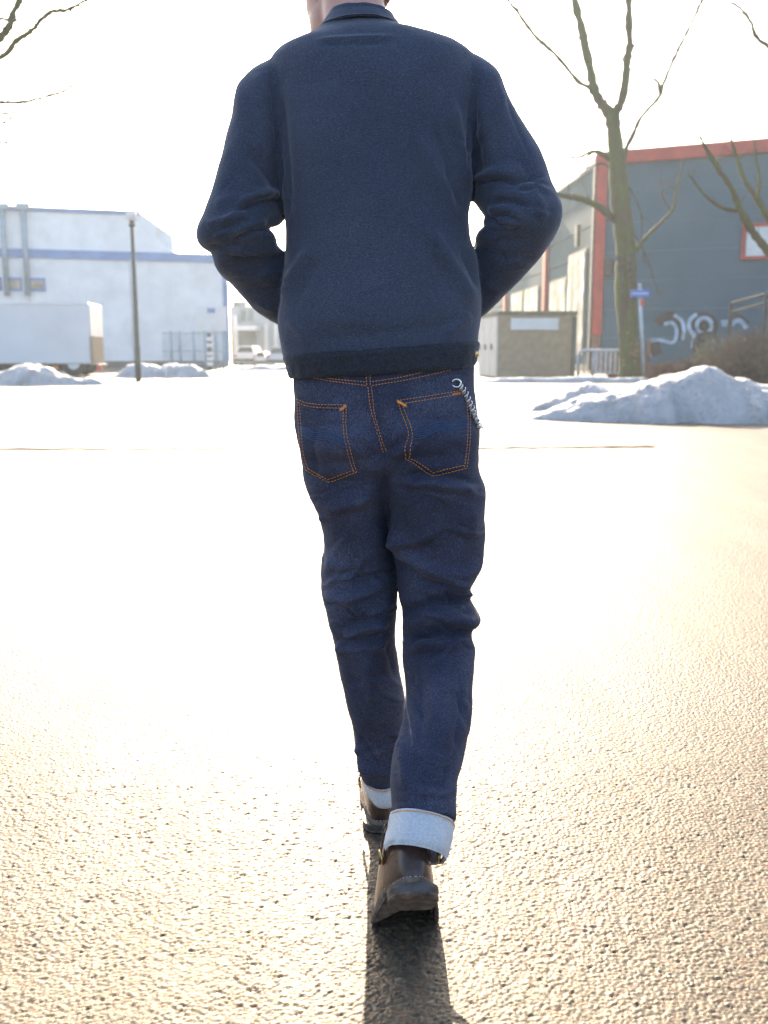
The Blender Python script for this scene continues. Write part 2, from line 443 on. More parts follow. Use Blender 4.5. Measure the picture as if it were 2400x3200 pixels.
# ------------------------------------------------------------------ ground
X0, X1, Y0, Y1 = -1.32, 1.32, 1.08, 2.62        # stretch of road near the lens with every stone in relief
def build_ground():
    big = 300.0
    xs = [-big, X0, X1, big]; ys = [-big, Y0, Y1, big]
    v = [(x, y, 0) for y in ys for x in xs]; f = []
    for j in range(3):
        for i in range(3):
            if i == 1 and j == 1: continue
            f.append((j * 4 + i, j * 4 + i + 1, j * 4 + i + 5, j * 4 + i + 4))
    road = tag(mesh_obj('road', v, f, M_ASPHALT, smooth=False), kind='structure')
    st = .0026
    nx = int((X1 - X0) / st) + 1; ny = int((Y1 - Y0) / st) + 1
    gx, gy = np.meshgrid(np.linspace(X0, X1, nx), np.linspace(Y0, Y1, ny))
    cell = .0078
    ci = np.floor(gx / cell).astype(np.int64); cj = np.floor(gy / cell).astype(np.int64)
    best = np.full(gx.shape, 9.0); sec = np.full(gx.shape, 9.0); hid = np.zeros(gx.shape); tx = np.zeros(gx.shape); ty = np.zeros(gx.shape)
    for di in (-1, 0, 1):
        for dj in (-1, 0, 1):
            a = ci + di; b = cj + dj
            sx = (a + .5 + .46 * hash3(a, b, 0, 3)) * cell; sy = (b + .5 + .46 * hash3(a, b, 0, 5)) * cell
            hs = hash3(a, b, 0, 9)
            d = np.hypot(gx - sx, (gy - sy)) / cell * (1 - .22 * hs)
            k = d < best
            sec = np.where(k, best, np.minimum(sec, d)); best = np.where(k, d, best); hid = np.where(k, hs, hid)
            tx = np.where(k, hash3(a, b, 0, 21) * (gx - sx), tx); ty = np.where(k, hash3(a, b, 0, 23) * (gy - sy), ty)
    edge = np.clip((sec - best) / .30, 0, 1); edge = edge * edge * (3 - 2 * edge)
    dome = np.clip(1 - (best / .95) ** 2, 0, 1)
    fl = np.c_[gx.ravel(), gy.ravel(), np.zeros(gx.size)]
    fine = vnoise(fl, 260, 2).reshape(gx.shape)
    broad = vnoise(fl, 9, 4).reshape(gx.shape)
    z = .0016 * (edge * .8 + dome * .25) + .0007 * hid * edge - .0013 * (hid < -.93) + .13 * (tx + ty) * edge + .00022 * fine + .0011 * broad - .0015
    m = np.minimum.reduce([(gx - X0), (X1 - gx), (gy - Y0), (Y1 - gy)]) / .25
    z *= np.clip(np.minimum(m, (Y1 - gy) / .55), 0, 1) * .85 + .15 * (m > 0)
    v = np.c_[gx.ravel(), gy.ravel(), z.ravel()]
    idx = np.arange(nx * ny).reshape(ny, nx)
    f = np.stack([idx[:-1, :-1].ravel(), idx[:-1, 1:].ravel(), idx[1:, 1:].ravel(), idx[1:, :-1].ravel()], axis=1)
    g = mesh_obj('asphalt_stones', v, f, M_ASPHALT_NEAR, road); g['kind'] = 'stuff'
    # joints across the road
    def joint(py0, py1, pxa, pxb, w):
        n = 26
        xs = np.linspace(pxa, pxb, n)
        up, lo = [], []
        for i, px in enumerate(xs):
            py = py0 + (py1 - py0) * i / (n - 1)
            Y = ground_y(py) + .03 * math.sin(i * 1.9) + random.uniform(-.02, .02)
            p = at(px, py, Y); ww = w * (.6 + .6 * random.random()) * (0.3 if i in (0, n - 1) else 1)
            lo.append((p[0], Y - ww, .004)); up.append((p[0], Y + ww, .004))
        v = lo + up; f = [(i, i + 1, n + i + 1, n + i) for i in range(n - 1)]
        o = mesh_obj('tar_joint', v, f, M_TAR, road, False); return o
    joint(1383, 1381, -300, 400, .05)
    joint(1405, 1403, -300, 930, .09)
    joint(1402, 1396, 1440, 2050, .10)
    return road
build_ground()

def snow_pile(name, label, outline, Yf, depth, group='snow piles', rough=.05, seed=0, nx=90, ny=36):
    """outline: ridge points (px, py) at distance Yf+depth*.5; a mound with a ragged foot"""
    Yr = Yf + depth * .5
    P = np.array([at(px, py, Yr) for px, py in outline])
    P = P[np.argsort(P[:, 0])]
    xs = np.linspace(P[0, 0], P[-1, 0], nx); rz = np.interp(xs, P[:, 0], np.maximum(P[:, 2], 0))
    vy = np.linspace(0, 1, ny)
    e = np.linspace(0, 1, nx); e = np.clip(np.minimum(e, 1 - e) / .07, 0, 1); rz = rz * e * e * (3 - 2 * e)
    V = np.zeros((ny, nx, 3))
    n1 = vnoise(np.c_[xs, np.zeros(nx), np.zeros(nx)], 1.1, seed) + .6 * vnoise(np.c_[xs, np.zeros(nx), np.zeros(nx)], 3.7, seed + 8) + .35 * vnoise(np.c_[xs, np.zeros(nx), np.zeros(nx)], 9.7, seed + 9)
    for j, t in enumerate(vy):
        pr = math.sin(math.pi / 2 * t / .5) ** .75 if t < .5 else math.sin(math.pi * t) ** 1.1
        dx_ = np.clip(rz * 3.0, .35, depth); yy = Yr + (t - .5) * dx_ + n1 * dx_ * .16 * (1 - t)
        z = rz * pr
        V[j] = np.c_[xs, yy, z]
    q = V.reshape(-1, 3)
    a = (vnoise(q, 1.5, seed + 1) * 1.0 + vnoise(q, 4.1, seed + 2) * .45 + vnoise(q, 9.5, seed + 3) * .20 + vnoise(q, 21, seed + 4) * .10)
    am = np.clip(q[:, 2] / .25, 0, 1)
    q[:, 2] += (a - .35) * rough * am * (1 + np.abs(vnoise(q, 2.3, seed + 6)))
    q[:, 2] = np.maximum(q[:, 2], 0) * 1.0 - .012 * (q[:, 2] <= .002)
    idx = np.arange(nx * ny).reshape(ny, nx)
    f = np.stack([idx[:-1, :-1].ravel(), idx[:-1, 1:].ravel(), idx[1:, 1:].ravel(), idx[1:, :-1].ravel()], axis=1)
    o = mesh_obj(name, q, f, M_SNOW)
    return tag(o, label, 'snow pile', group)

snow_pile('snow_pile', 'broad snow heap at right edge, nearest of all, below the shrubs',
          [(1600, 1312), (1680, 1290), (1740, 1262), (1800, 1236), (1900, 1206), (2000, 1186), (2090, 1172), (2150, 1158), (2190, 1150), (2235, 1160), (2290, 1178), (2330, 1174), (2370, 1190), (2420, 1196), (2560, 1180), (2700, 1200), (2800, 1250)], 12.4, 3.4, rough=.060, seed=1, nx=150, ny=60)
snow_pile('snow_pile', 'low tongue of snow reaching left in front of the metal barrier',
          [(1630, 1283), (1680, 1262), (1740, 1236), (1800, 1205), (1840, 1196), (1900, 1203), (1990, 1205), (2100, 1215), (2220, 1240)], 15.2, 2.0, rough=.04, seed=20)
snow_pile('snow_pile', 'thin strip of snow along the foot of the concrete kiosk',
          [(1470, 1192), (1520, 1180), (1600, 1178), (1700, 1180), (1800, 1176), (1900, 1180), (2000, 1178), (2080, 1184), (2120, 1192)], 29.6, 1.3, rough=.05, seed=33)
snow_pile('snow_pile', 'pointed snow heap in front of the white trailer at left edge',
          [(-160, 1190), (-60, 1170), (0, 1160), (40, 1143), (80, 1132), (120, 1139), (180, 1160), (240, 1176), (300, 1186), (345, 1193)], 27.0, 2.6, rough=.08, seed=41)
snow_pile('snow_pile', 'double-humped snow heap behind the lamp post',
          [(330, 1186), (370, 1160), (400, 1140), (440, 1129), (475, 1138), (500, 1146), (540, 1136), (575, 1132), (610, 1138), (640, 1158), (670, 1180)], 34.5, 2.6, rough=.12, seed=52)
snow_pile('snow_pile', 'flat snow bank at the far end of the street beside the jacket hem',
          [(672, 1160), (710, 1149), (760, 1143), (830, 1141), (900, 1142), (1000, 1150)], 46, 5.0, rough=.05, seed=63)

# ------------------------------------------------------------------ left warehouse
WD = np.array((11.6, 3.4, 0.0)); WD /= np.linalg.norm(WD)           # along the wall, to the right
WN = np.array((WD[1], -WD[0], 0.0))                                  # towards the camera
WC = at(715, 1100, 60.5); WC[2] = 0                                  # right corner on the ground
def wall_pt(px, py, off=0.0):
    """point on the warehouse wall seen at a pixel"""
    x = (px - 1200) / F; u = (1600 - py) / F
    d = np.array((x, CP + u * SP, -SP + u * CP)); o = np.array((0, 0, CAM_H))
    q = WC + WN * off
    t = ((q - o) @ WN) / (d @ WN); return o + d * t
def wz(px, py): return wall_pt(px, py)[2]
def along(px): return (wall_pt(px, 1000) - WC) @ WD
wh = empty('warehouse', WC, 'pale blue-white warehouse with a blue band and downpipes at left', 'building')
zb = wz(300, 792); zt = wz(300, 655); L0 = -46.0
def wbox(name, a0, a1, z0, z1, d0, d1, mat, parent=wh):
    c = WC + WD * (a0 + a1) / 2 + WN * (d0 + d1) / 2
    b = MB().box((c[0], c[1], (z0 + z1) / 2), (a1 - a0, abs(d1 - d0), z1 - z0), math.atan2(WD[1], WD[0]))
    return b.build(name, mat, parent)
n_pan = 8
for k in range(n_pan):                                               # lower wall in tall cladding panels
    a0 = L0 + (0 - L0) * k / n_pan; a1 = L0 + (0 - L0) * (k + 1) / n_pan
    wbox('cladding_panel', a0 + .02, a1 - .02, .35, zb - .35, -.3, 0, M_PALE)
wbox('plinth', L0, 0, 0, .36, -.3, .03, M_POST)
wbox('wall_core', L0, -.05, .1, zb, -.5, -.31, M_PALE)
wbox('blue_band', L0, .1, zb - .36, zb + .14, -.3, .12, M_BLUE)
# upper storey with a sloping right end
ua = along(452); ub = along(560)
def up_poly(a): return WC + WD * a
pol = [up_poly(L0) + (0, 0, zb + .14), up_poly(ub) + np.array((0, 0, zb + .14)), up_poly(along(520)) + np.array((0, 0, wz(520, 765))),
       up_poly(along(496)) + np.array((0, 0, wz(496, 738))), up_poly(along(505)) + np.array((0, 0, wz(505, 705))), up_poly(ua) + np.array((0, 0, wz(452, 668))), up_poly(L0) + np.array((0, 0, wz(452, 668)))]
pol[0] = up_poly(L0) + np.array((0, 0, zb + .14))
MB().prism([p - WN * .02 for p in pol], -WN * .28).build('upper_wall', M_PALE, wh)
wbox('roof_edge', L0, ua, wz(452, 672) - .02, wz(452, 672) + .22, -.3, .1, M_BLUE)
ra = up_poly(along(455)) - WN * .4; rb_ = up_poly(along(552)) - WN * .4
MB().prism([ra + np.array((0, 0, wz(455, 664))), rb_ + np.array((0, 0, wz(552, 737))), rb_ + np.array((0, 0, zb)), ra + np.array((0, 0, zb))], -WN * 16).build('sloping_roof', M_WHITE, wh)
wbox('corner_trim', -.28, .06, .3, zb - .36, -.3, .07, M_BLUE)
# side and back so the building has depth
c0 = WC; c1 = WC - WN * 30
MB().prism([c0 - WN * .3 + WD * -.02, c1 + WD * -.02, c1 + np.array((0, 0, zb)) + WD * -.02, c0 - WN * .3 + np.array((0, 0, zb)) + WD * -.02], -WD * .25).build('side_wall', M_PALE, wh)
MB().prism([c0 - WN * .3 + np.array((0, 0, zb - .3)), c1 + np.array((0, 0, zb - .3)), c1 + WD * L0 + np.array((0, 0, zb - .3)), c0 - WN * .3 + WD * L0 + np.array((0, 0, zb - .3))], (0, 0, .25)).build('flat_roof', M_WHITE, wh)
for px in (24, 88):                                                  # downpipes with hoppers
    a = along(px + 5)
    top = up_poly(a) + WN * .28 + np.array((0, 0, wz(px, 646))); bot = up_poly(a) + WN * .28 + np.array((0, 0, wz(px, 925)))
    p = MB().tube([bot, top], .16, 10).build('downpipe', M_PIPE, wh, True)
    MB().box(up_poly(a) + WN * .22 + np.array((0, 0, wz(px, 648))), (.75, .5, .35), math.atan2(WD[1], WD[0])).build('hopper', M_PIPE, p)
for k, (pa, pb) in enumerate([(-120, -62), (-52, 8), (36, 70), (104, 142)]):    # strip of tan panes in blue frames
    a0 = along(pa - 6); a1 = along(pb + 6)
    z0 = wz(90, 910); z1 = wz(90, 868)
    fr = wbox('window_frame', a0, a1, z0, z1, 0.0, .10, M_BLUE)
    wbox('pane', along(pa), along(pb), z0 + .16, z1 - .16, .06, .13, M_TANGLASS, fr)
sg = wbox('notice_board', along(614), along(708), wz(660, 1035), wz(660, 958), .01, .09, M_WHITE)
wbox('blue_notice', along(648), along(672), wz(660, 978), wz(660, 963), .09, .12, M_BLUE, sg)

# ------------------------------------------------------------------ white trailer
TY = 38.0
def trailer():
    r = empty('trailer', at(100, 1150, TY) * np.array((1, 1, 0)), 'white box trailer parked before the pale warehouse, half cut off', 'trailer')
    zt_ = at(280, 945, TY)[2]; zb_ = at(280, 1137, TY)[2]
    xr = at(282, 1000, TY)[0]; xl = xr - 9.5
    ang = math.atan2(WD[1], WD[0]) * .25
    rc = np.array((xr, TY, 0)); d = np.array((math.cos(ang), math.sin(ang), 0)); n = np.array((-d[1], d[0], 0))
    def bx(name, a0, a1, z0, z1, e0, e1, mat, par=r, bev=.03):
        c = rc + d * (a0 + a1) / 2 + n * (e0 + e1) / 2
        return MB().box((c[0], c[1], (z0 + z1) / 2), (a1 - a0, e1 - e0, z1 - z0), ang, bev).build(name, mat, par)
    body = bx('box_body', -9.5, -.06, zb_, zt_, 0, 2.45, M_TRAILER)
    bx('roof_rail', -9.5, -.06, zt_ - .1, zt_ + .02, -.03, .02, M_WHITE, body, .01)
    # rear doors on a body that turns away: the rear frame is seen at its right end
    rd = [np.array((xr, TY, 0)), at(320, 1000, TY + 2.1) * np.array((1, 1, 0))]
    e = rd[1] - rd[0]
    def rear(z0, z1, mat, name, off):
        p = [rd[0] + np.array((off, 0, z0)), rd[1] + np.array((off, 0, z0)), rd[1] + np.array((off, 0, z1)), rd[0] + np.array((off, 0, z1))]
        return MB().prism(p, (-.12, .05, 0)).build(name, mat, r)
    zm = at(300, 1050, TY)[2]
    rear(zm, zt_ - .05, M_WHITE, 'rear_door', .0)  # whiter than the side: brightness of the rear face put into colour
    rear(zb_ - .05, zm - .02, M_KIOSK, 'tail_lift', .0)
    MB().box(((rd[0][0]) + .03, rd[0][1] - .02, (zb_ + zm) / 2), (.12, .1, zm - zb_), 0).build('rear_post', M_KIOSK, r)
    bx('chassis', -9.3, .15, zb_ - .28, zb_ - .01, .35, 2.1, M_UNDER)
    bx('side_guard', -7.6, -2.9, .35, .95, .3, .36, M_UNDER)
    for k, a in enumerate((-2.2, -.75, -8.4)):
        for e0 in (.12, 1.95):
            c = rc + d * a + n * (e0 + .14)
            w = MB().tube([c + np.array((0, 0, .5)) - n * .14, c + np.array((0, 0, .5)) + n * .14], .5, 24).build('wheel', M_TYRE, r, False)
            MB().tube([c + np.array((0, 0, .5)) - n * .17, c + np.array((0, 0, .5)) + n * .17], .24, 18).build('rim', M_PANEL, w, False)
    c = rc + d * (-1.45) + n * .02; MB().box((c[0], c[1], zb_ - .14), (.25, .06, .12), ang).build('side_marker', M_AMBER, r)
    c = rc + d * .2 + n * .25; MB().box((c[0], c[1], zb_ - .17), (.2, .12, .2), ang).build('tail_lamp', M_LAMPRED, r)
    return r
trailer()

# ------------------------------------------------------------------ lamp post
def lamp_post():
    Y = ground_y(1193); b = at(433, 1193, Y); t = at(415, 706, Y); tt = at(414, 664, Y)
    x = b[0]
    r = empty('lamp_post', (x, Y, 0), 'slim dark lamp post with a white cylindrical lantern before the warehouse', 'lamp post')
    zt_ = t[2]
    MB().tube([(x, Y, 0), (x, Y, 1.1), (x, Y, 1.15), (x, Y, zt_ * .55), (x, Y, zt_)], [.095, .092, .082, .075, .060], 14).build('pole', M_POST, r, True)
    MB().tube([(x, Y, zt_ - .02), (x, Y, zt_ + .05), (x, Y, zt_ + .06), (x, Y, zt_ + .16)], [.10, .10, .075, .075], 14).build('collar', M_POST, r, True)
    z = zt_ + .16; h = tt[2] - z
    MB().tube([(x, Y, z), (x, Y, z + .02), (x, Y, z + h * .85), (x, Y, z + h * .97), (x, Y, z + h)], [.10, .155, .165, .15, .06], 18).build('lantern', M_LANTERN, r, True)
    MB().box((x, Y - .085, .75), (.09, .03, .34), 0, .01).build('access_door', M_POST, r)
lamp_post()

# ------------------------------------------------------------------ fence and marker in front of the warehouse
def fence():
    Y = 53.0
    z1 = at(600, 1040, Y)[2]
    x0 = at(505, 1000, Y)[0]; x1 = at(712, 1000, Y)[0]
    r = empty('mesh_fence', ((x0 + x1) / 2, Y, 0), 'low wire mesh fence with thin posts along the pale warehouse', 'fence')
    for px in (532, 560, 604, 640, 672, 696):
        x = at(px, 1000, Y)[0]
        MB().tube([(x, Y, 0), (x, Y, z1 + .1)], .07, 8).build('post', M_PIPE, r, True)
    for z in (.25, z1 * .5, z1):
        MB().tube([(x0, Y, z), (x1, Y, z)], .028, 6).build('rail', M_PIPE, r, True)
    m = MB()
    for k in range(60):
        x = x0 + (x1 - x0) * k / 59
        m.tube([(x, Y + .03, .2), (x, Y + .03, z1)], .010, 4, False)
    m.build('wire_mesh', M_PIPE, r)['kind'] = 'stuff'
    Y2 = 50.0
    x = at(652, 1000, Y2)[0]; zt_ = at(652, 1040, Y2)[2]
    q = empty('marker_post', (x, Y2, 0), 'dark marker post with white reflective bands at the end of the fence', 'post')
    MB().tube([(x, Y2, 0), (x, Y2, zt_)], .12, 10).build('post', M_POST, q, True)
    for py in (1060, 1080, 1106, 1122, 1138):
        z = at(652, py, Y2)[2]
        MB().tube([(x, Y2, z - .1), (x, Y2, z + .1)], .16, 10).build('reflector_band', M_WHITE, q, True)
fence()

# ------------------------------------------------------------------ far end of the street
def far_street():
    Y = 78.0
    def P(px, py, YY=Y): return at(px, py, YY)
    xl = P(716, 1000)[0]; xr = P(905, 1000)[0]; h = P(740, 948)[2]; h2 = P(780, 955)[2]
    r = empty('office_block', ((xl + xr) / 2, Y, 0), 'pale grey office block with a white canopy at the far end of the street', 'building')
    def bx(name, pxa, pxb, pya, pyb, y0, dep, mat, par=r):
        a = P(pxa, pyb, y0); b = P(pxb, pya, y0)
        return MB().box(((a[0] + b[0]) / 2, y0 + dep / 2, (a[2] + b[2]) / 2), (abs(b[0] - a[0]), dep, abs(b[2] - a[2])), 0).build(name, mat, par)
    bx('wall', 724, 905, 958, 1150, Y, 10, M_FARWALL)
    bx('upper_storey', 728, 768, 942, 958, Y + .2, 8, M_FARGLASS)
    cn = bx('canopy', 734, 800, 1018, 1032, Y - 3.2, 3.1, M_WHITE)
    bx('glazed_front', 736, 796, 1034, 1080, Y - .25, .2, M_FARGLASS)
    for px in (733, 828, 858): bx('pilaster', px, px + 9, 985 if px < 800 else 1012, 1146, Y - .3, .25, M_WHITE)
    for px in (752, 776, 842, 872): 
        w = bx('window', px, px + 12, 968, 1004, Y - .12, .1, M_FARGLASS)
    def car(px, py, Yc, wpx, hpx, name, label, cat):
        b = P(px, py, Yc); s = Yc / F; w = wpx * s; hh = hpx * s; x = b[0]
        q = empty(name, (x, Yc, 0), label, cat)
        prof = [(-.5, .12), (-.5, .55), (-.36, .62), (-.26, .97), (.26, .97), (.36, .62), (.5, .55), (.5, .12)]
        MB().prism([(x + a * w, Yc, c * hh) for a, c in prof], (0, 4.0, 0)).build('body', M_CARWHITE, q)
        MB().prism([(x + a * w, Yc - .02, c * hh) for a, c in [(-.31, .64), (-.24, .90), (.24, .90), (.31, .64)]], (0, .03, 0)).build('rear_window', M_CARGLASS, q)
        for sg_ in (-1, 1):
            MB().box((x + sg_ * .42 * w, Yc - .02, .46 * hh), (.12 * w, .06, .12 * hh), 0, .01).build('tail_light', M_LAMPRED, q)
            for yy in (.5, 3.1):
                wl = MB().tube([(x + sg_ * .45 * w - .12, Yc + yy, .32), (x + sg_ * .45 * w + .12, Yc + yy, .32)], .32, 16).build('wheel', M_TYRE, q)
        MB().box((x, Yc - .05, .26 * hh), (w * .96, .12, .14 * hh), 0, .02).build('bumper', M_CARGLASS, q)
        return q
    car(768, 1130, 66.0, 78, 62, 'parked_van', 'white van parked under the canopy of the far office block', 'van')
    car(814, 1140, 64.0, 42, 44, 'parked_car', 'small white car parked just right of the white van', 'car')
    car(868, 1140, 62.0, 70, 62, 'parked_car', 'white car half hidden behind the left edge of the jacket hem', 'car')
far_street()

# ------------------------------------------------------------------ right building
BC = at(1850, 1100, 45.0); BC[2] = 0
BF = np.array((6.8, -3.0, 0)); BF /= np.linalg.norm(BF); BFN = np.array((BF[1], -BF[0], 0))   # along front wall to the right; normal to camera
BS = np.array((-.052, 1.0, 0)); BS /= np.linalg.norm(BS); BSN = np.array((-BS[1], BS[0], 0))  # along side wall away; normal to the left
def plane_pt(px, py, q, n):
    x = (px - 1200) / F; u = (1600 - py) / F
    d = np.array((x, CP + u * SP, -SP + u * CP)); o = np.array((0, 0, CAM_H))
    return o + d * (((q - o) @ n) / (d @ n))
def fpt(px, py, off=0.0): return plane_pt(px, py, BC + BFN * off, BFN)
def right_building():
    zr = fpt(1880, 476)[2]; zf = fpt(1880, 517)[2]
    r = empty('red_trimmed_hall', BC, 'dark teal-grey metal hall with red roof edge and red posts at right', 'building')
    angf = math.atan2(BF[1], BF[0]); angs = math.atan2(BS[1], BS[0])
    def fb(name, a0, a1, z0, z1, d0, d1, mat, par=r, bev=0):
        c = BC + BF * (a0 + a1) / 2 + BFN * (d0 + d1) / 2
        return MB().box((c[0], c[1], (z0 + z1) / 2), (a1 - a0, abs(d1 - d0), z1 - z0), angf, bev).build(name, mat, par)
    def sb(name, a0, a1, z0, z1, d0, d1, mat, par=r, bev=0):
        c = BC + BS * (a0 + a1) / 2 + BSN * (d0 + d1) / 2
        return MB().box((c[0], c[1], (z0 + z1) / 2), (a1 - a0, abs(d1 - d0), z1 - z0), angs, bev).build(name, mat, par)
    npan = 7; zz = np.linspace(.3, zf, npan + 1)
    for k in range(npan):
        fb('cladding_panel', .30, 24, zz[k] + .006, zz[k + 1] - .006, -.25, 0 if k % 2 else .012, M_TEAL)
        sb('side_panel', .35, 38, zz[k] + .02, zz[k + 1] - .02, -.25, 0, M_TEALSIDE)
    fb('wall_core', .3, 24, .05, zf, -.4, -.04, M_PIPE); sb('side_core', .35, 38, .05, zf, -.4, -.06, M_UNDER)
    fb('plinth', 0, 24, 0, .34, -.3, .04, M_POST); sb('side_plinth', .05, 38, 0, .34, -.3, .04, M_POST)
    fb('roof_fascia', -.1, 24, zf, zr, -.3, .22, M_RED, bev=.02)
    sb('side_fascia', .2, 38, zf + .05, zr - .05, -.3, .10, M_PANEL, bev=.02)
    # red corner post and the red posts of the side wall, a dark strip stands in for the shadow beside the corner
    fb('corner_post', -.02, .42, 1.7, zf, -.2, .16, M_RED)
    fb('corner_post_foot', 0.0, .40, .02, 1.68, -.2, .14, M_BROWNPOST)
    sb('shadow_strip', .05, .32, .1, zf, 0, .14, M_POST)
    for Yp in (55.0, 67.5):
        a = (Yp - 45) / BS[1]
        sb('side_post', a - .35, a + .35, .9, zf, -.1, .20, M_RED)
    # glazing of the side wall, bright reflections painted into its colour
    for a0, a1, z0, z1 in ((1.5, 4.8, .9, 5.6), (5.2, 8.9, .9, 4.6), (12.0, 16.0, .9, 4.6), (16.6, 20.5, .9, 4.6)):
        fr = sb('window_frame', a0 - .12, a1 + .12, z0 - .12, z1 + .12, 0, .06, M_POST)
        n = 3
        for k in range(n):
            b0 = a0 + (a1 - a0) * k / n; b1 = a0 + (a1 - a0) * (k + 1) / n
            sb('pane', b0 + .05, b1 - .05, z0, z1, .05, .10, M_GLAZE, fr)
    sb('wall_lamp', 2.4, 2.7, 5.9, 6.9, .1, .3, M_POST)
    # roof
    e = BC + np.array((0, 0, zr - .12))
    MB().prism([e, e + BF * 24, e + BF * 24 + BS * 38, e + BS * 38], (0, 0, .1)).build('roof', M_UNDER, r)
    # window with red frame at the right edge
    a = lambda px, py=750: (fpt(px, py) - BC) @ BF
    z0 = fpt(2330, 812)[2]; z1 = fpt(2330, 700)[2]; wa = a(2318); wb = wa + 3.6
    for k, (p0, p1, q0, q1) in enumerate(((wa, wb, z0, z0 + .14), (wa, wb, z1 - .14, z1), (wa, wa + .16, z0 + .14, z1 - .14), (wb - .16, wb, z0 + .14, z1 - .14))):
        fb('window_frame', p0, p1, q0, q1, .0, .12, M_RED)
    for k in range(2):
        m0 = wa + .16 + (wb - wa - .32) * k / 2; m1 = wa + .16 + (wb - wa - .32) * (k + 1) / 2
        fb('window_pane', m0 + .03, m1 - .03, z0 + .14, z1 - .14, .02, .07, M_PANEL)
    fb('meter_box', a(1896), a(1924), fpt(1910, 860)[2], fpt(1910, 810)[2], .01, .3, M_UNDER, bev=.02)
    # painted letters low on the wall
    def stroke(uv, w, mat, off):
        pp = [(1980 + .2532 * u, 860 + .2532 * v) for u, v in uv]
        P = np.array([fpt(x, y, off) for x, y in spline(pp, 26)])
        T = np.gradient(P, axis=0); nn = np.cross(T, BFN); nn /= np.linalg.norm(nn, axis=1, keepdims=True)
        hw = w * .2532 * 43 / F / 2 * (1.9 if mat is M_BROWNPAINT else 1.3); n = len(P)
        v = list(P + nn * hw) + list(P - nn * hw); f = [(i, i + 1, n + i + 1, n + i) for i in range(n - 1)]
        mesh_obj('painted_letter', v, f, mat, r, False)
    B_, L_ = M_BROWNPAINT, M_BLUEPAINT
    stroke([(285, 600), (350, 535), (450, 505), (540, 560), (575, 650), (580, 800)], 62, B_, .02)
    stroke([(500, 490), (590, 560), (622, 680), (610, 800)], 34, L_, .03)
    stroke([(380, 605), (470, 585), (522, 650), (522, 780), (480, 830), (330, 802), (205, 812), (192, 950), (225, 1010)], 34, L_, .04)
    stroke([(250, 830), (265, 900), (300, 985)], 70, B_, .05)
    stroke([(780, 478), (692, 560), (690, 660), (745, 745), (720, 900)], 36, L_, .03)
    stroke([(735, 690), (725, 600), (790, 515), (880, 492), (970, 540), (1000, 630), (975, 730)], 42, B_, .02)
    t = np.linspace(0, 2 * math.pi, 14); stroke([(872 + 92 * math.cos(k), 618 + 92 * math.sin(k)) for k in t], 36, L_, .04)
    stroke([(872 + 40 * math.cos(k), 630 + 40 * math.sin(k)) for k in t], 26, B_, .05)
    stroke([(905 + 112 * math.cos(k), 870 + 115 * math.sin(k)) for k in t], 66, B_, .06)
    stroke([(960, 800), (992, 870), (940, 960)], 44, L_, .07)
    stroke([(1075, 800), (1100, 900), (1078, 990), (950, 1022), (860, 1030)], 48, L_, .05)
    stroke([(1180, 545), (1260, 512), (1350, 560), (1400, 610)], 44, B_, .02)
    stroke([(1205, 610), (1280, 556), (1350, 592), (1392, 660)], 40, L_, .03)
    stroke([(1085, 600), (1120, 590), (1160, 600)], 60, L_, .02)
    return r
right_building()

# ------------------------------------------------------------------ kiosk, barrier, sign, railing
def kiosk():
    Y = 35.0
    a = at(1555, 1180, Y); b = at(1795, 1180, Y); zt_ = at(1600, 984, Y)[2]
    r = empty('transformer_kiosk', ((a[0] + b[0]) / 2, Y, 0), 'brown pebbledash kiosk with a white panel, left of the tree', 'kiosk')
    left = at(1497, 1180, Y + 2.9)
    poly = [(a[0], Y, 0), (b[0], Y, 0), (b[0] - .1, Y + 3.0, 0), (left[0], Y + 2.9, 0)]
    MB().prism(poly, (0, 0, zt_)).build('wall', M_KIOSK, r)
    c = np.mean(np.array(poly), axis=0)
    MB().prism([tuple(c + (np.array(p) - c) * 1.035 + np.array((0, 0, zt_))) for p in poly], (0, 0, .13)).build('roof_slab', M_KROOF, r)
    p0 = at(1596, 1031, Y - .03); p1 = at(1746, 994, Y - .03)
    MB().box(((p0[0] + p1[0]) / 2, Y - .02, (p0[2] + p1[2]) / 2), (p1[0] - p0[0], .05, p1[2] - p0[2]), 0, .01).build('white_panel', M_PANEL, r)
    MB().box((b[0] - .07, Y - .015, zt_ / 2 - .02), (.15, .05, zt_ - .08), 0, .01).build('corner_strip', M_POST, r)
    # panels over the left side, sunlight put into their paler colour
    e = np.array((left[0] - a[0], 2.9, 0)); L = np.linalg.norm(e); e /= L; n = np.array((-e[1], e[0], 0))
    for k in range(3):
        q = np.array((a[0], Y, 0)) + e * (L * (k + .5) / 3) + n * .03
        d = MB().box((q[0], q[1], zt_ * .5), (L / 3 - .06, .05, zt_ - .12), math.atan2(e[1], e[0]), .01).build('sunlit_side_panel', M_KIOSKLIT, r)
        h = q + n * .05 + e * .2
        MB().box((h[0], h[1], zt_ * .5), (.04, .06, .2), math.atan2(e[1], e[0])).build('handle', M_POST, d)
kiosk()

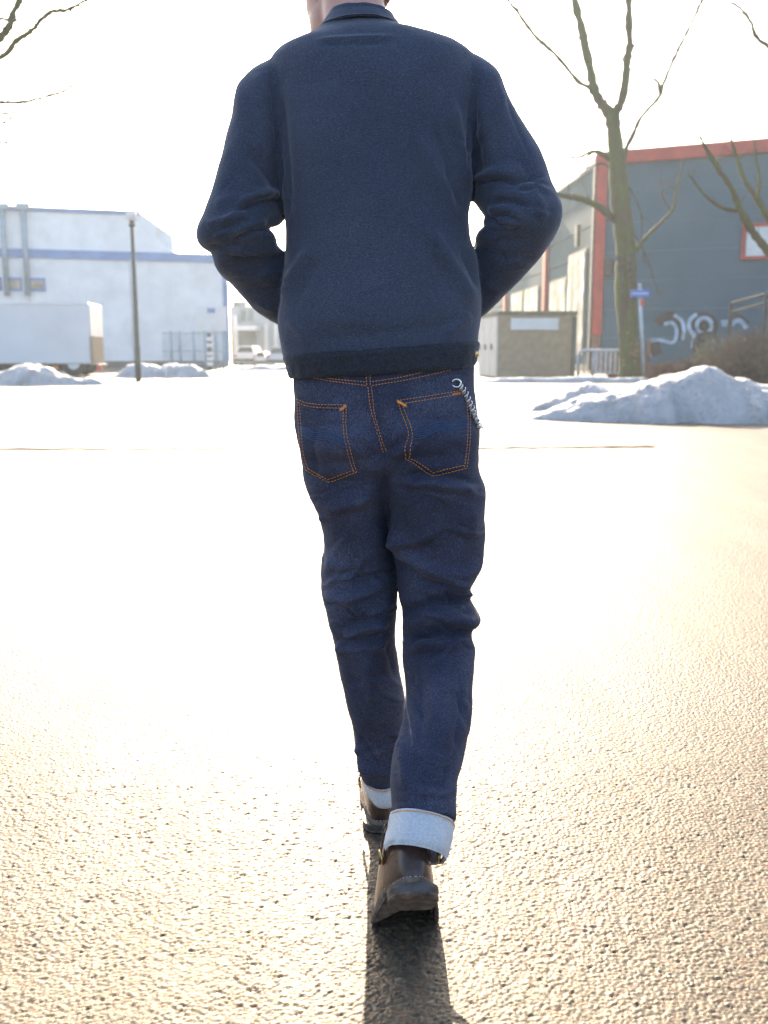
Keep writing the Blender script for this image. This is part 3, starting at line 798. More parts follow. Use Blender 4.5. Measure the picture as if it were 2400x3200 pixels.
def barrier():
    Y = 33.6
    x0 = at(1808, 1100, Y)[0]; x1 = at(1976, 1100, Y)[0]; zt_ = at(1900, 1095, Y)[2]; yb = Y - .5
    r = empty('metal_barrier', ((x0 + x1) / 2, Y, 0), 'galvanised tube barrier with upright bars between kiosk and tree', 'barrier')
    def yy(x): return Y + (yb - Y) * (x - x0) / (x1 - x0)
    fr = [(x0, Y, 0), (x0, Y, zt_ - .18), (x0 + .05, Y, zt_ - .05), (x0 + .18, yy(x0 + .18), zt_)]
    fr += [(x1 - .15, yy(x1 - .15), zt_), (x1 - .04, yb, zt_ - .05), (x1, yb, zt_ - .15), (x1, yb, 0)]
    MB().tube(fr, .05, 10).build('frame', M_GALV, r, True)
    MB().tube([(x0, Y, .22), (x1, yb, .22)], .025, 8).build('rail', M_GALV, r, True)
    xm = at(1852, 1100, Y)[0]
    MB().tube([(xm, yy(xm), .05), (xm, yy(xm), zt_)], .05, 8).build('post', M_GALV, r, True)
    n = 9
    for k in range(n):
        x = xm + (x1 - xm) * (k + .7) / n
        MB().box((x, yy(x), (zt_ + .2) / 2), (.085, .03, zt_ - .24), 0, .004).build('bar', M_GALV, r)
    x = at(1826, 1100, Y)[0]
    MB().tube([(x, yy(x), .22), (x, yy(x), zt_)], .016, 8).build('bar', M_GALV, r, True)
barrier()

def sign():
    Y = 31.5
    b = at(2013, 1190, Y); t = at(1999, 885, Y)
    r = empty('street_sign', (b[0], Y, 0), 'blue street name plate on a slim pale pole beside the mossy tree', 'sign')
    x = b[0]; dx = t[0] - b[0]
    MB().tube([(x, Y, 0), (x + dx, Y, t[2])], .055, 12).build('pole', M_SIGNPOLE, r, True)
    p0 = at(1971, 928, Y - .08); p1 = at(2030, 906, Y - .08)
    pl = MB().box(((p0[0] + p1[0]) / 2, Y - .08, (p0[2] + p1[2]) / 2), (p1[0] - p0[0], .03, p1[2] - p0[2]), R(-4), .005).build('name_plate', M_SIGN, r)
    m = MB()
    xx = p0[0] + .06; zc = (p0[2] + p1[2]) / 2
    while xx < p1[0] - .06:
        w = random.uniform(.018, .03); m.box((xx, Y - .098 + (xx - p0[0]) * -.07 + .02, zc), (w, .004, random.choice((.05, .06, .075))), R(-4)); xx += w + .014
    m.build('lettering', M_PANEL, pl)
    q0 = at(2001, 955, Y - .08); q1 = at(2012, 936, Y - .08)
    MB().box(((q0[0] + q1[0]) / 2, Y - .07, (q0[2] + q1[2]) / 2), (q1[0] - q0[0], .02, q1[2] - q0[2]), 0, .004).build('red_sticker', M_SIGNRED, r)
    c = at(2001, 918, Y); MB().tube([(c[0], Y, c[2] - .15), (c[0], Y, c[2] + .15)], .07, 12).build('clamp', M_GALV, r, True)
sign()

def brown_post():
    Y = 32.2; b = at(2023, 1186, Y); t = at(2020, 1062, Y)
    o = MB().box((b[0], Y, t[2] / 2), (.10, .10, t[2]), R(8), .012).build('timber_stake', M_BROWNPOST)
    tag(o, 'short reddish timber stake just right of the sign pole', 'stake')
brown_post()

def railing():
    Y = 36.0
    r0 = at(2285, 948, Y); r1 = at(2396, 917, Y - 2.0)
    r = empty('steel_handrail', (r1[0], Y - 2, 0), 'dark sloping steel handrail with a post at the right edge above the shrubs', 'railing')
    d = r1 - r0
    MB().tube([r0, r1, r1 + d * 1.5], .06, 8).build('top_rail', M_POST, r, True)
    MB().tube([r0 - (0, 0, .32), r1 - np.array((0, 0, .30)), r1 + d * 1.5 - np.array((0, 0, .3))], .05, 8).build('lower_rail', M_POST, r, True)
    for p in (r0, r1, r1 + d * 1.5):
        MB().tube([(p[0], p[1], 0), (p[0], p[1], p[2] + .05)], .085, 8).build('post', M_UNDER, r, True)
railing()

# ------------------------------------------------------------------ trees
def branch(pts, w0, w1, Y, jit=.012, sides=7, n=None, dy=0.0, knob=.16):
    """polyline in pixels at distance Y to a knobbly tapered tube"""
    n = n or max(8, 5 * len(pts))
    q = spline(pts, n); m = len(q)
    s = Y / F
    ph = random.uniform(0, 9)
    P = []
    for i, (x, y) in enumerate(q):
        t = i / (m - 1)
        P.append(at(x, y, Y + dy * t + .05 * Y / 30 * math.sin(ph + 4 * t)))
    P = np.array(P); P += RNG.normal(0, jit * Y / 30, P.shape) * np.linspace(0, 1, m)[:, None]
    r = np.linspace(w0, w1, m) * s / 2 * (1 + knob * RNG.normal(0, 1, m).clip(-1, 1.6))
    return P, r, sides

def twigs(m, P, r, count, length, depth=1, spread=1.0):
    for _ in range(count):
        i = random.randrange(max(1, len(P) // 5), len(P) - 1)
        d = P[i + 1] - P[i]; d = d / max(np.linalg.norm(d), 1e-6)
        v = np.array((random.uniform(-1, 1), random.uniform(-1, 1), random.uniform(-.2, 1))) * spread + d
        v /= np.linalg.norm(v)
        L = length * random.uniform(.4, 1.1); k = 6
        q = [P[i]]
        for j in range(k):
            v = v + RNG.normal(0, .16, 3) + np.array((0, 0, .05)); v /= np.linalg.norm(v); q.append(q[-1] + v * L / k)
        q = np.array(q); rr = np.linspace(min(r[i] * .45, .016), .004, k + 1)
        m.tube(q, rr, 4, False)
        if depth > 1: twigs(m, q, rr, 3, length * .5, depth - 1)

def tree(name, label, base, trunk, branches, Y, crown_extra=0, tw=2, twl=1.0, group='bare trees'):
    r = empty(name, (base[0], base[1], 0), label, 'tree', group)
    P, rr, s = trunk
    MB().tube(P, rr, 14).build('trunk', M_BARK, r, True)
    for pts, w0, w1, dy in branches:
        Pb, rb, s = branch(pts, w0, w1, Y, dy=dy)
        mat = M_BARK if w0 > 12 else M_TWIG
        b = MB().tube(Pb, rb, 9 if w0 > 12 else 6).build('branch', mat, r, True)
        m = MB(); twigs(m, Pb, rb, tw if w0 < 14 else tw + 2, twl, 1)
        if m.v:
            t = m.build('twigs', M_TWIG, b, True); t['kind'] = 'stuff'
    return r

def up(pts, steps, dx, spread):
    """continue a pixel branch above the frame"""
    x, y = pts[-1]; out = list(pts)
    for k in range(steps):
        x += dx + random.uniform(-spread, spread); y -= random.uniform(60, 110); out.append((x, y))
    return out

def main_tree():
    Y = 33.0; base = at(1970, 1186, Y); base[2] = 0
    tp = [(1972, 1192, 74), (1968, 1120, 62), (1962, 1020, 58), (1955, 900, 64), (1957, 800, 66), (1950, 720, 62), (1940, 640, 60), (1933, 560, 58), (1928, 500, 56), (1922, 440, 48), (1918, 400, 42), (1914, 362, 46)]
    q = spline([(a, b) for a, b, c in tp], 60); w = np.interp(np.linspace(0, 1, 60), np.linspace(0, 1, len(tp)), [c for a, b, c in tp])
    P = np.array([at(x, y, Y) for x, y in q]); P[0, 2] = -.05
    rr = w * Y / F / 2 * (1 + .05 * RNG.normal(0, 1, 60))
    br = [
        (up([(1912, 385), (1900, 350), (1877, 320), (1859, 286), (1845, 218), (1828, 143), (1817, 86), (1797, 0)], 5, -20, 25), 34, 14, .8),
        (up([(1916, 385), (1926, 350), (1942, 318), (1954, 258), (1960, 189), (1968, 143), (1965, 69), (1965, 0)], 5, 8, 25), 30, 12, -.8),
        (up([(1855, 282), (1840, 272), (1811, 258), (1771, 212), (1725, 160), (1679, 120), (1639, 69), (1616, 34), (1587, 0)], 3, -45, 20), 15, 8, -.6),
        (up([(1950, 500), (1958, 462), (1977, 424), (2000, 372), (2028, 338), (2063, 298), (2071, 269), (2091, 218), (2114, 166), (2143, 109), (2172, 52), (2195, 0)], 3, 25, 20), 14, 8, .5),
        ([(2063, 285), (2058, 262), (2048, 248), (2040, 244)], 14, 5, 0),
        ([(1925, 690), (1908, 676), (1874, 647), (1839, 630), (1794, 616), (1753, 610), (1690, 600)], 24, 12, -.9),
        ([(1915, 505), (1897, 490), (1865, 474), (1840, 478), (1805, 492), (1771, 490), (1745, 484)], 18, 4, -.5),
        ([(1850, 478), (1830, 495), (1805, 506), (1770, 532), (1736, 558)], 8, 3, -.4),
        ([(1920, 540), (1900, 520), (1880, 510), (1850, 520), (1815, 545)], 9, 3, .4),
        ([(1978, 800), (1992, 775), (2028, 733), (2068, 693), (2103, 653), (2112, 601), (2126, 550), (2130, 500)], 15, 4, -.6),
        ([(2098, 655), (2075, 625), (2066, 600), (2074, 578), (2100, 568)], 8, 3, .4),
        ([(1945, 560), (1975, 600), (1995, 640), (2008, 700), (2005, 760), (2015, 820)], 6, 3, -.5),
        ([(1960, 700), (2000, 760), (2030, 830), (2045, 880), (2060, 920)], 5, 3, -.5),
        ([(1845, 218), (1822, 135), (1815, 128), (1796, 112), (1765, 100)], 5, 2, .3),
        ([(1968, 150), (1982, 143), (1992, 128)], 10, 3, .2), ([(1956, 215), (1970, 218), (1984, 218)], 7, 2, .2), ([(1950, 190), (1945, 186), (1940, 180)], 9, 4, .0),
    ]
    r = tree('bare_tree', 'mossy forked bare tree standing between the kiosk and the blue sign', base, (P, rr, 14), br, Y, tw=4, twl=.8)
    # two pale strips of old bark on the trunk
    for pts in ([(1935, 796), (1938, 830), (1943, 880), (1950, 930)], [(1973, 792), (1970, 840), (1972, 900), (1978, 950)]):
        q = spline(pts, 14); m = MB(); m.tube([at(x, y, Y - .70) for x, y in q], np.linspace(.11, .05, 14), 8)
        m.build('bark_strip', M_TWIG, r, True)
    m = MB()
    for k in range(70):                                              # dry leaves caught at the foot
        c = at(random.gauss(1985, 22), random.gauss(1090, 24), Y - .8 + random.uniform(-.2, .3)); a = RNG.normal(0, 1, 3); a /= np.linalg.norm(a); b = np.cross(a, (0, 0, 1.)); b /= max(np.linalg.norm(b), .1)
        m.add([c, c + a * .05 + b * .03, c + a * .11, c + a * .05 - b * .03], [(0, 1, 2, 3)])
    lf = m.build('dry_leaves', M_DRYLEAF, r); lf['kind'] = 'stuff'
main_tree()

def right_tree():
    Y = 24.0; base = at(2560, 1180, Y); base[2] = 0
    P = np.array([at(2560, 1290, Y), at(2556, 1100, Y), at(2548, 950, Y), at(2535, 800, Y), at(2520, 650, Y), at(2505, 480, Y), at(2490, 300, Y), at(2470, 100, Y), at(2440, -150, Y)])
    P = spline(P, 40); P[0, 2] = -.05
    rr = np.linspace(38, 14, 40) * Y / F * .5 * (1 + .05 * RNG.normal(0, 1, 40)) * 2 / 2
    br = [
        ([(2540, 960), (2470, 870), (2400, 785), (2343, 710), (2309, 647), (2286, 590), (2252, 538), (2217, 481), (2200, 452), (2186, 424)], 34, 8, -.6),
        ([(2303, 659), (2280, 655), (2252, 647), (2206, 613), (2172, 573), (2150, 540)], 13, 4, -.4),
        ([(2525, 840), (2460, 760), (2400, 682), (2366, 619), (2332, 573), (2315, 530), (2303, 493), (2289, 447), (2284, 430)], 26, 7, .6),
        ([(2366, 622), (2372, 590), (2374, 560), (2362, 490), (2355, 440)], 13, 4, .4),
        ([(2485, 300), (2440, 200), (2400, 143), (2375, 128), (2361, 109), (2343, 63), (2309, 23), (2269, 0), (2200, -40)], 16, 5, -.5),
        ([(2480, 200), (2500, 50), (2540, -120)], 18, 8, .4),
    ]
    tree('bare_tree', 'bare tree reaching in from the right edge before the red-framed window', base, (P, rr, 14), br, Y, tw=4, twl=.6)
right_tree()

def left_tree():
    Y = 15.0; base = at(-420, 1180, Y); base[2] = 0
    P = np.array([np.array((base[0], Y, -.05)), at(-418, 1100, Y), at(-410, 900, Y), at(-395, 700, Y), at(-380, 500, Y), at(-365, 300, Y), at(-350, 100, Y), at(-345, -150, Y)])
    P = spline(P, 40); rr = np.linspace(75, 26, 40) * Y / F * .5
    br = [
        ([(-365, 420), (-230, 320), (-110, 220), (-40, 150), (0, 118), (20, 95), (34, 72), (40, 43), (54, 15), (72, -20), (95, -80)], 36, 14, .5),
        ([(20, 62), (0, 58), (-25, 75), (-60, 80)], 12, 6, .2),
        ([(40, 66), (55, 63), (76, 59), (98, 43), (119, 30), (145, 25)], 8, 3, -.2),
        ([(-372, 480), (-220, 330), (-90, 230), (0, 180), (26, 161), (43, 135), (65, 117), (91, 102), (109, 85), (126, 63), (163, 37), (195, 33), (228, 22), (275, -2), (330, -30)], 22, 8, -.5),
        ([(109, 88), (130, 87), (156, 65), (191, 41)], 6, 3, .2),
        ([(217, 34), (232, 42), (245, 47), (269, 47)], 6, 3, .2), ([(235, 20), (256, 22), (263, 30), (272, 36)], 6, 3, .2),
        ([(60, 12), (75, 8), (95, 0)], 5, 3, .2),
        ([(-380, 520), (-200, 380), (-80, 325), (0, 320), (33, 321), (80, 318), (113, 311), (156, 298), (195, 288), (232, 264)], 15, 7, .4),
        ([(-150, 400), (-60, 365), (0, 356), (43, 352), (59, 350)], 11, 7, .2), ([(-40, 412), (0, 389), (24, 378), (43, 365)], 9, 5, .2),
        ([(-385, 620), (-180, 480), (0, 447), (28, 446)], 14, 8, .3),
        ([(-350, 100), (-300, -50), (-250, -250)], 26, 12, .3),
    ]
    tree('bare_tree', 'bare grey branches of a tree reaching in at the top left corner', base, (P, rr, 14), br, Y, tw=3, twl=.30)
left_tree()

# ------------------------------------------------------------------ shrubs
def shrub(px, py_top, wpx, Y, label, mat, n=520, lean=0.0):
    b = at(px, 1180, Y); x0 = b[0]; H = at(px, py_top, Y)[2]; W = wpx * Y / F / 2
    r = empty('dry_shrub', (x0, Y, 0), label, 'shrub', 'bare shrubs at the foot of the hall')
    m = MB()
    for k in range(n):
        a = random.uniform(0, 2 * math.pi); q = math.sqrt(random.random())
        ox, oy = W * .55 * q * math.cos(a), W * .45 * q * math.sin(a)
        hgt = H * random.uniform(.35, 1.0) * (1 - .35 * q * q)
        p = np.array((x0 + ox, Y + oy, 0.0)); v = np.array((ox / W * .7 + random.gauss(lean, .25), oy / W * .5 + random.gauss(0, .25), 1.0))
        pts = [p]
        for j in range(5):
            v = v + RNG.normal(0, .17, 3); v[2] = abs(v[2]); u = v / np.linalg.norm(v); pts.append(pts[-1] + u * hgt / 5)
        m.tube(pts, np.linspace(.013, .004, 6), 3, False)
        for j in (2, 3, 4):
            for _ in range(2):
                vv = RNG.normal(0, .7, 3) + np.array((0, 0, .6)); vv /= np.linalg.norm(vv)
                m.tube([pts[j], pts[j] + vv * hgt * .14, pts[j] + vv * hgt * .24 + RNG.normal(0, .03, 3)], [.006, .005, .003], 3, False)
    t = m.build('stems', mat, r); t['kind'] = 'stuff'
    m = MB()
    for k in range(n // 3):
        a = random.uniform(0, 6.28); q = math.sqrt(random.random())
        c = np.array((x0 + W * .8 * q * math.cos(a), Y + W * .5 * q * math.sin(a), H * random.uniform(.05, .85) * (1 - .4 * q))); d = RNG.normal(0, 1, 3); d /= np.linalg.norm(d); e = np.cross(d, (0, .3, 1.)); e /= max(np.linalg.norm(e), .1)
        m.add([c, c + d * .035 + e * .02, c + d * .08, c + d * .035 - e * .02], [(0, 1, 2, 3)])
    l = m.build('dead_leaves', M_BRUSH if mat is M_BRUSH2 else M_BRUSH2, r); l['kind'] = 'stuff'
shrub(2075, 1112, 110, 30.0, 'small reddish-brown shrub beside the sign pole, leftmost of the shrubs', M_BROWNPOST, 420)
shrub(2170, 1098, 150, 30.5, 'low brown shrub below the painted letters, second from the sign', M_BRUSH, 560)
shrub(2262, 1015, 130, 31.5, 'taller olive-brown shrub right of the painted letters', M_BRUSH2, 560)
shrub(2350, 985, 140, 29.5, 'dense dark brown shrub at the right edge under the handrail', M_BRUSH, 760)
shrub(2440, 990, 150, 28.5, 'brown shrub cut off by the right edge', M_BRUSH, 500)
shrub(2200, 960, 60, 33.5, 'thin pale tall shrub rising over the painted figure eight', M_BRUSH2, 60)
shrub(1925, 1065, 90, 35.6, 'sparse low brush behind the barrier at the tree foot', M_BROWNPOST, 180)

# ------------------------------------------------------------------ the walking person
PERSON = empty('person', (0.02, 1.80, 0), 'person seen from behind in navy jacket, dark jeans and boots, walking away', 'person')

def remeshed(parts, voxel, smooth=8):
    """one closed skin round overlapping closed tubes; returns verts and quads"""
    V, Fc, n = [], [], 0
    for v, f in parts:
        V.append(np.asarray(v)); Fc += [tuple(int(i) + n for i in q) for q in f]; n += len(v)
    me = bpy.data.meshes.new('tmp'); me.from_pydata(np.concatenate(V).tolist(), [], Fc); me.update()
    o = bpy.data.objects.new('tmp', me); C.objects.link(o)
    md = o.modifiers.new('r', 'REMESH'); md.mode = 'VOXEL'; md.voxel_size = voxel; md.adaptivity = 0
    if smooth:
        sm = o.modifiers.new('s', 'SMOOTH'); sm.factor = .5; sm.iterations = smooth
    dg = bpy.context.evaluated_depsgraph_get(); ev = o.evaluated_get(dg); m2 = ev.to_mesh()
    v = np.zeros(len(m2.vertices) * 3); m2.vertices.foreach_get('co', v); v = v.reshape(-1, 3)
    nl = len(m2.loops); li = np.zeros(nl, dtype=np.int32); m2.loops.foreach_get('vertex_index', li)
    ls = np.zeros(len(m2.polygons), dtype=np.int32); m2.polygons.foreach_get('loop_total', ls)
    if (ls == 4).all(): f = li.reshape(-1, 4).astype(np.int64)
    else:
        f = []; k = 0
        for t in ls:
            q = li[k:k + t]; k += t; f.append((q[0], q[1], q[2], q[3] if t > 3 else q[2]))
        f = np.array(f, dtype=np.int64)
    ev.to_mesh_clear(); bpy.data.objects.remove(o); bpy.data.meshes.remove(me)
    return v, outward(v, f)

def capped(v, f, nl, na):
    """close both ends of a ring tube with fans of quads/tris"""
    fl = [tuple(q) for q in f]
    fl.append(tuple(range(na))); fl.append(tuple(range((nl - 1) * na, nl * na))[::-1])
    return v, fl

# --- jeans
hips = [(915, 1095, 1488, 1085, 1.80, .108, 0), (916, 1150, 1484, 1140, 1.80, .110, 0), (919, 1200, 1481, 1195, 1.80, .116, 0), (924, 1260, 1487, 1255, 1.80, .124, 0),
        (923, 1320, 1497, 1318, 1.80, .128, 0), (938, 1400, 1497, 1400, 1.80, .126, 0), (952, 1450, 1497, 1450, 1.80, .112, 0), (985, 1490, 1470, 1490, 1.80, .08, 0)]
legL = [(928, 1330, 1220, 1330, 1.802, .112, 0), (938, 1400, 1228, 1400, 1.806, .120, 0), (952, 1480, 1230, 1480, 1.812, .116, 0), (977, 1560, 1222, 1560, 1.82, .106, 0),
        (1003, 1650, 1212, 1650, 1.828, .098, 0), (1013, 1700, 1222, 1700, 1.834, .094, 0), (1005, 1740, 1230, 1740, 1.84, .091, 0), (1000, 1790, 1238, 1790, 1.845, .089, 0),
        (1005, 1830, 1240, 1830, 1.85, .088, 0), (1016, 1885, 1241, 1885, 1.86, .085, 0), (1031, 1960, 1239, 1960, 1.868, .080, 0), (1046, 2010, 1238, 2010, 1.874, .078, 0),
        (1051, 2050, 1239, 2050, 1.88, .078, 0), (1070, 2140, 1256, 2140, 1.89, .077, 0), (1091, 2240, 1268, 2240, 1.90, .076, 0), (1112, 2330, 1266, 2330, 1.91, .074, 0),
        (1122, 2365, 1258, 2365, 1.916, .072, -4), (1124, 2392, 1248, 2400, 1.922, .071, -6), (1129, 2412, 1244, 2422, 1.926, .068, -6)]
legR = [(1175, 1330, 1496, 1330, 1.797, .112, 0), (1172, 1400, 1497, 1400, 1.792, .122, 0), (1178, 1470, 1497, 1470, 1.788, .120, 0), (1192, 1530, 1514, 1530, 1.788, .114, 0),
        (1211, 1600, 1515, 1600, 1.792, .108, 0), (1227, 1700, 1510, 1700, 1.80, .100, 0), (1238, 1760, 1500, 1760, 1.803, .096, 0), (1243, 1800, 1480, 1800, 1.803, .092, 2),
        (1245, 1838, 1465, 1835, 1.80, .089, 5), (1249, 1872, 1467, 1868, 1.796, .087, 8), (1257, 1902, 1486, 1900, 1.79, .086, 11), (1259, 1930, 1501, 1930, 1.785, .085, 13),
        (1259, 1952, 1499, 1950, 1.78, .084, 15), (1260, 1975, 1477, 1972, 1.774, .083, 17), (1260, 1995, 1476, 1992, 1.768, .082, 19), (1260, 2030, 1486, 2025, 1.757, .081, 21),
        (1262, 2085, 1483, 2080, 1.74, .080, 24), (1265, 2200, 1475, 2200, 1.695, .079, 29), (1252, 2285, 1465, 2280, 1.66, .078, 32), (1232, 2350, 1450, 2350, 1.632, .078, 34),
        (1223, 2400, 1440, 2400, 1.612, .077, 36), (1222, 2440, 1429, 2440, 1.596, .076, 37), (1225, 2500, 1425, 2500, 1.572, .074, 38), (1223, 2552, 1424, 2570, 1.550, .072, 39)]
parts = []
for rows, nl in ((hips, 60), (legL, 170), (legR, 190)):
    v, f = ring_tube(rows, nl, 72, 2.3); parts.append(capped(v, f, nl, 72))
jv, jf = remeshed(parts, .0034, 8)
jf_l = [
    # seat
    ([(1070, 1330), (1072, 1390), (1075, 1440)], .016, 95, 'r'), ([(1345, 1310), (1345, 1370), (1350, 1425)], .017, 100, 'r'),
    ([(1165, 1250), (1178, 1330), (1195, 1400), (1203, 1470)], .010, 30, 'v'),
    ([(1206, 1415), (1235, 1392), (1272, 1366)], .005, 10, 's'), ([(1100, 1370), (1140, 1400), (1185, 1440)], .004, 16, 'v'),
    ([(1205, 1440), (1203, 1520), (1208, 1600), (1222, 1680)], .004, 13, 'v'),
    ([(1250, 1495), (1325, 1482), (1438, 1496), (1500, 1509)], .0085, 10, 's'), ([(1225, 1530), (1290, 1525), (1370, 1545)], .004, 14, 'v'),
    ([(955, 1480), (1030, 1512), (1110, 1500)], .006, 14, 'v'), ([(1040, 1550), (1090, 1536), (1160, 1520)], .005, 11, 's'),
    ([(1010, 1600), (1080, 1580), (1170, 1545)], .005, 22, 'r'), ([(1000, 1330), (985, 1420), (985, 1500)], .004, 16, 'v'),
    # right thigh
    ([(1212, 1600), (1232, 1665), (1262, 1722), (1322, 1772), (1398, 1796), (1461, 1786), (1502, 1752)], .0085, 18, 'r'),
    ([(1235, 1740), (1290, 1790), (1360, 1822), (1430, 1828)], .008, 18, 'v'),
    ([(1228, 1688), (1280, 1690), (1330, 1676), (1385, 1640)], .006, 16, 'r'), ([(1245, 1715), (1300, 1720), (1360, 1700)], .005, 12, 'v'),
    ([(1370, 1560), (1400, 1640), (1395, 1720)], .004, 30, 'v'), ([(1455, 1560), (1470, 1640), (1470, 1720)], .004, 24, 'r'),
    ([(1430, 1800), (1440, 1840), (1470, 1880)], .009, 18, 'r'), ([(1400, 1845), (1412, 1868), (1446, 1880), (1470, 1862)], .007, 10, 'v'),
    # right knee
    ([(1310, 1895), (1350, 1882), (1410, 1884), (1450, 1872)], .010, 9, 's'), ([(1262, 1914), (1300, 1905), (1335, 1890)], .006, 11, 'v'),
    ([(1262, 1965), (1322, 1934), (1385, 1929), (1455, 1946), (1500, 1940)], .010, 18, 'r'), ([(1330, 1905), (1400, 1902), (1470, 1918)], .006, 12, 'v'),
    ([(1262, 1995), (1330, 1985), (1400, 1975), (1480, 1972)], .009, 11, 'v'), ([(1280, 2028), (1364, 2010), (1478, 2002)], .005, 14, 'r'),
    ([(1270, 2045), (1330, 2040), (1400, 2030)], .004, 12, 'v'),
    # right calf
    ([(1405, 2040), (1368, 2127), (1364, 2233), (1388, 2360)], .007, 30, 'r'), ([(1310, 2080), (1315, 2200), (1310, 2330)], .005, 24, 'v'),
    ([(1440, 2100), (1435, 2230), (1420, 2350)], .004, 20, 'v'), ([(1300, 2430), (1340, 2445), (1372, 2460)], .004, 10, 's'), ([(1395, 2390), (1390, 2440), (1372, 2462)], .004, 9, 'v'),
    ([(1240, 2300), (1262, 2380), (1275, 2470)], .005, 16, 'r'), ([(1325, 2450), (1330, 2490), (1325, 2530)], .003, 10, 'v'),
    # left thigh and knee
    ([(1018, 1720), (1100, 1700), (1190, 1690)], .004, 30, 'v'), ([(1095, 1822), (1150, 1812), (1212, 1800)], .007, 13, 'v'),
    ([(1015, 1856), (1077, 1866), (1136, 1851), (1206, 1824)], .011, 13, 'r'), ([(1105, 1882), (1150, 1872), (1208, 1848)], .008, 9, 'v'),
    ([(1102, 1890), (1115, 1912), (1128, 1925)], .006, 9, 'r'), ([(1062, 1964), (1130, 1940), (1208, 1920)], .010, 9, 's'),
    ([(1015, 1880), (1070, 1905), (1125, 1935)], .006, 10, 'v'), ([(1140, 1915), (1180, 1905), (1225, 1885)], .006, 12, 'r'),
    ([(1042, 1996), (1100, 2008), (1160, 1998), (1205, 1975)], .008, 10, 's'), ([(1060, 2040), (1110, 2045), (1160, 2030)], .004, 14, 'v'),
    ([(1010, 1760), (1060, 1775), (1110, 1770)], .004, 18, 'r'),
    ([(1140, 2060), (1152, 2130), (1166, 2200)], .005, 20, 'r'), ([(1205, 1990), (1222, 2060), (1240, 2120)], .004, 14, 'v'),
    ([(1150, 2240), (1190, 2330), (1215, 2400)], .004, 16, 'v'), ([(1118, 2300), (1150, 2345), (1185, 2400)], .006, 10, 's'), ([(1130, 2390), (1170, 2410), (1220, 2412)], .004, 9, 'r'),
]
def crumple(regions, seed):
    g = random.Random(seed); out = []
    for (x0, x1, y0, y1, n, amp, tilt) in regions:
        for _ in range(n):
            x = g.uniform(x0, x1); y = g.uniform(y0, y1); L = g.uniform(28, 75); a = R(g.gauss(tilt, 22)); b = a + R(g.uniform(-28, 28))
            out.append(([(x - L * math.cos(a), y - L * math.sin(a)), (x, y + g.uniform(-4, 4)), (x + L * math.cos(b), y + L * math.sin(b))], amp * g.uniform(.5, 1.2), g.uniform(4.5, 8.5), g.choice('ssSvr')))
    return out
jf_c = crumple([(1020, 1220, 1780, 1880, 9, .0042, -12), (1030, 1225, 1880, 2060, 14, .0045, -8), (1265, 1490, 1800, 1900, 10, .0042, -10), (1265, 1485, 1900, 2080, 14, .0045, -6),
                (960, 1190, 1500, 1680, 10, .0034, -16), (1225, 1500, 1500, 1690, 11, .0034, 14), (1080, 1240, 2100, 2260, 6, .0026, 30), (1120, 1240, 2270, 2420, 9, .0034, 12),
                (1275, 1470, 2100, 2330, 8, .0026, 60), (1240, 1420, 2360, 2530, 10, .0034, 10), (950, 1180, 1290, 1460, 5, .0018, 20), (1230, 1480, 1290, 1470, 5, .0018, -20)], 4)
jv, _ = folds(jv, jf, jf_c + [(p, a * 1.85 if w < 60 else a * 1.15, w * 1.2 if w < 20 else w * 1.1, k) for p, a, w, k in jf_l])
jn = normals(jv, jf)
jv = jv + jn * ((.0022 * vnoise(jv, 17, 3) + .0030 * vnoise(jv * np.array((.7, .7, 1.5)), 9, 13) + .0011 * vnoise(jv * np.array((1, 1, 1.8)), 34, 5) + .0022 * vnoise(jv * np.array((.6, .6, 1.6)), 11, 6))[:, None])
JEANS = mesh_obj('jeans', jv, jf, M_DENIM, PERSON)
JEANS['label'] = 'dark indigo denim jeans with orange stitching'
JB = BVHTree.FromPolygons(jv.tolist(), jf.tolist())
CO = Vector((0, 0, CAM_H))
def on_jeans(px, py, lift=.001):
    p = at(px, py, 1.0); d = (Vector(p) - CO).normalized()
    h, n, i, dist = JB.ray_cast(CO, d)
    if h is None: return None
    n = Vector(jn[int(jf[i][0])])
    if n.dot(d) > 0: n = -n
    return np.array(h + n * lift)

def patch(name, quad_fn, nu, nv, mat, parent, lift):
    V = []; ok = True
    for j in range(nv):
        for i in range(nu):
            x, y = quad_fn(i / (nu - 1), j / (nv - 1)); edge = min(i, nu - 1 - i, j, nv - 1 - j)
            p = on_jeans(x, y, lift if edge else -.0015)
            if p is None: p = V[-1] if V else np.zeros(3)
            V.append(p)
    f = [(j * nu + i, j * nu + i + 1, (j + 1) * nu + i + 1, (j + 1) * nu + i) for j in range(nv - 1) for i in range(nu - 1)]
    return mesh_obj(name, V, f, mat, parent)

def pocket(left_e, right_e, bottom, top, name='back_pocket'):
    """left/right edge polylines top to bottom, bottom polyline left to right"""
    le = spline(left_e, 40); re = spline(right_e, 40); bo = spline(bottom, 40) if len(bottom) > 3 else None
    bot = np.array(bottom, float); bd = np.r_[0, np.cumsum(np.linalg.norm(np.diff(bot, axis=0), axis=1))]; bd /= bd[-1]
    tp = np.array(top, float); td = np.linspace(0, 1, len(tp))
    def fn(u, v):
        a = le[int(v * 39)]; b = re[int(v * 39)]
        base = a + (b - a) * u
        straight = np.array(left_e[-1]) * (1 - u) + np.array(right_e[-1]) * u
        drop = np.array((np.interp(u, bd, bot[:, 0]), np.interp(u, bd, bot[:, 1]))) - straight
        st2 = np.array(left_e[0]) * (1 - u) + np.array(right_e[0]) * u
        rise = np.array((np.interp(u, td, tp[:, 0]), np.interp(u, td, tp[:, 1]))) - st2
        return base + drop * v ** 1.5 + rise * (1 - v) ** 2
    return patch(name, fn, 60, 60, M_DENIM, JEANS, .0028)

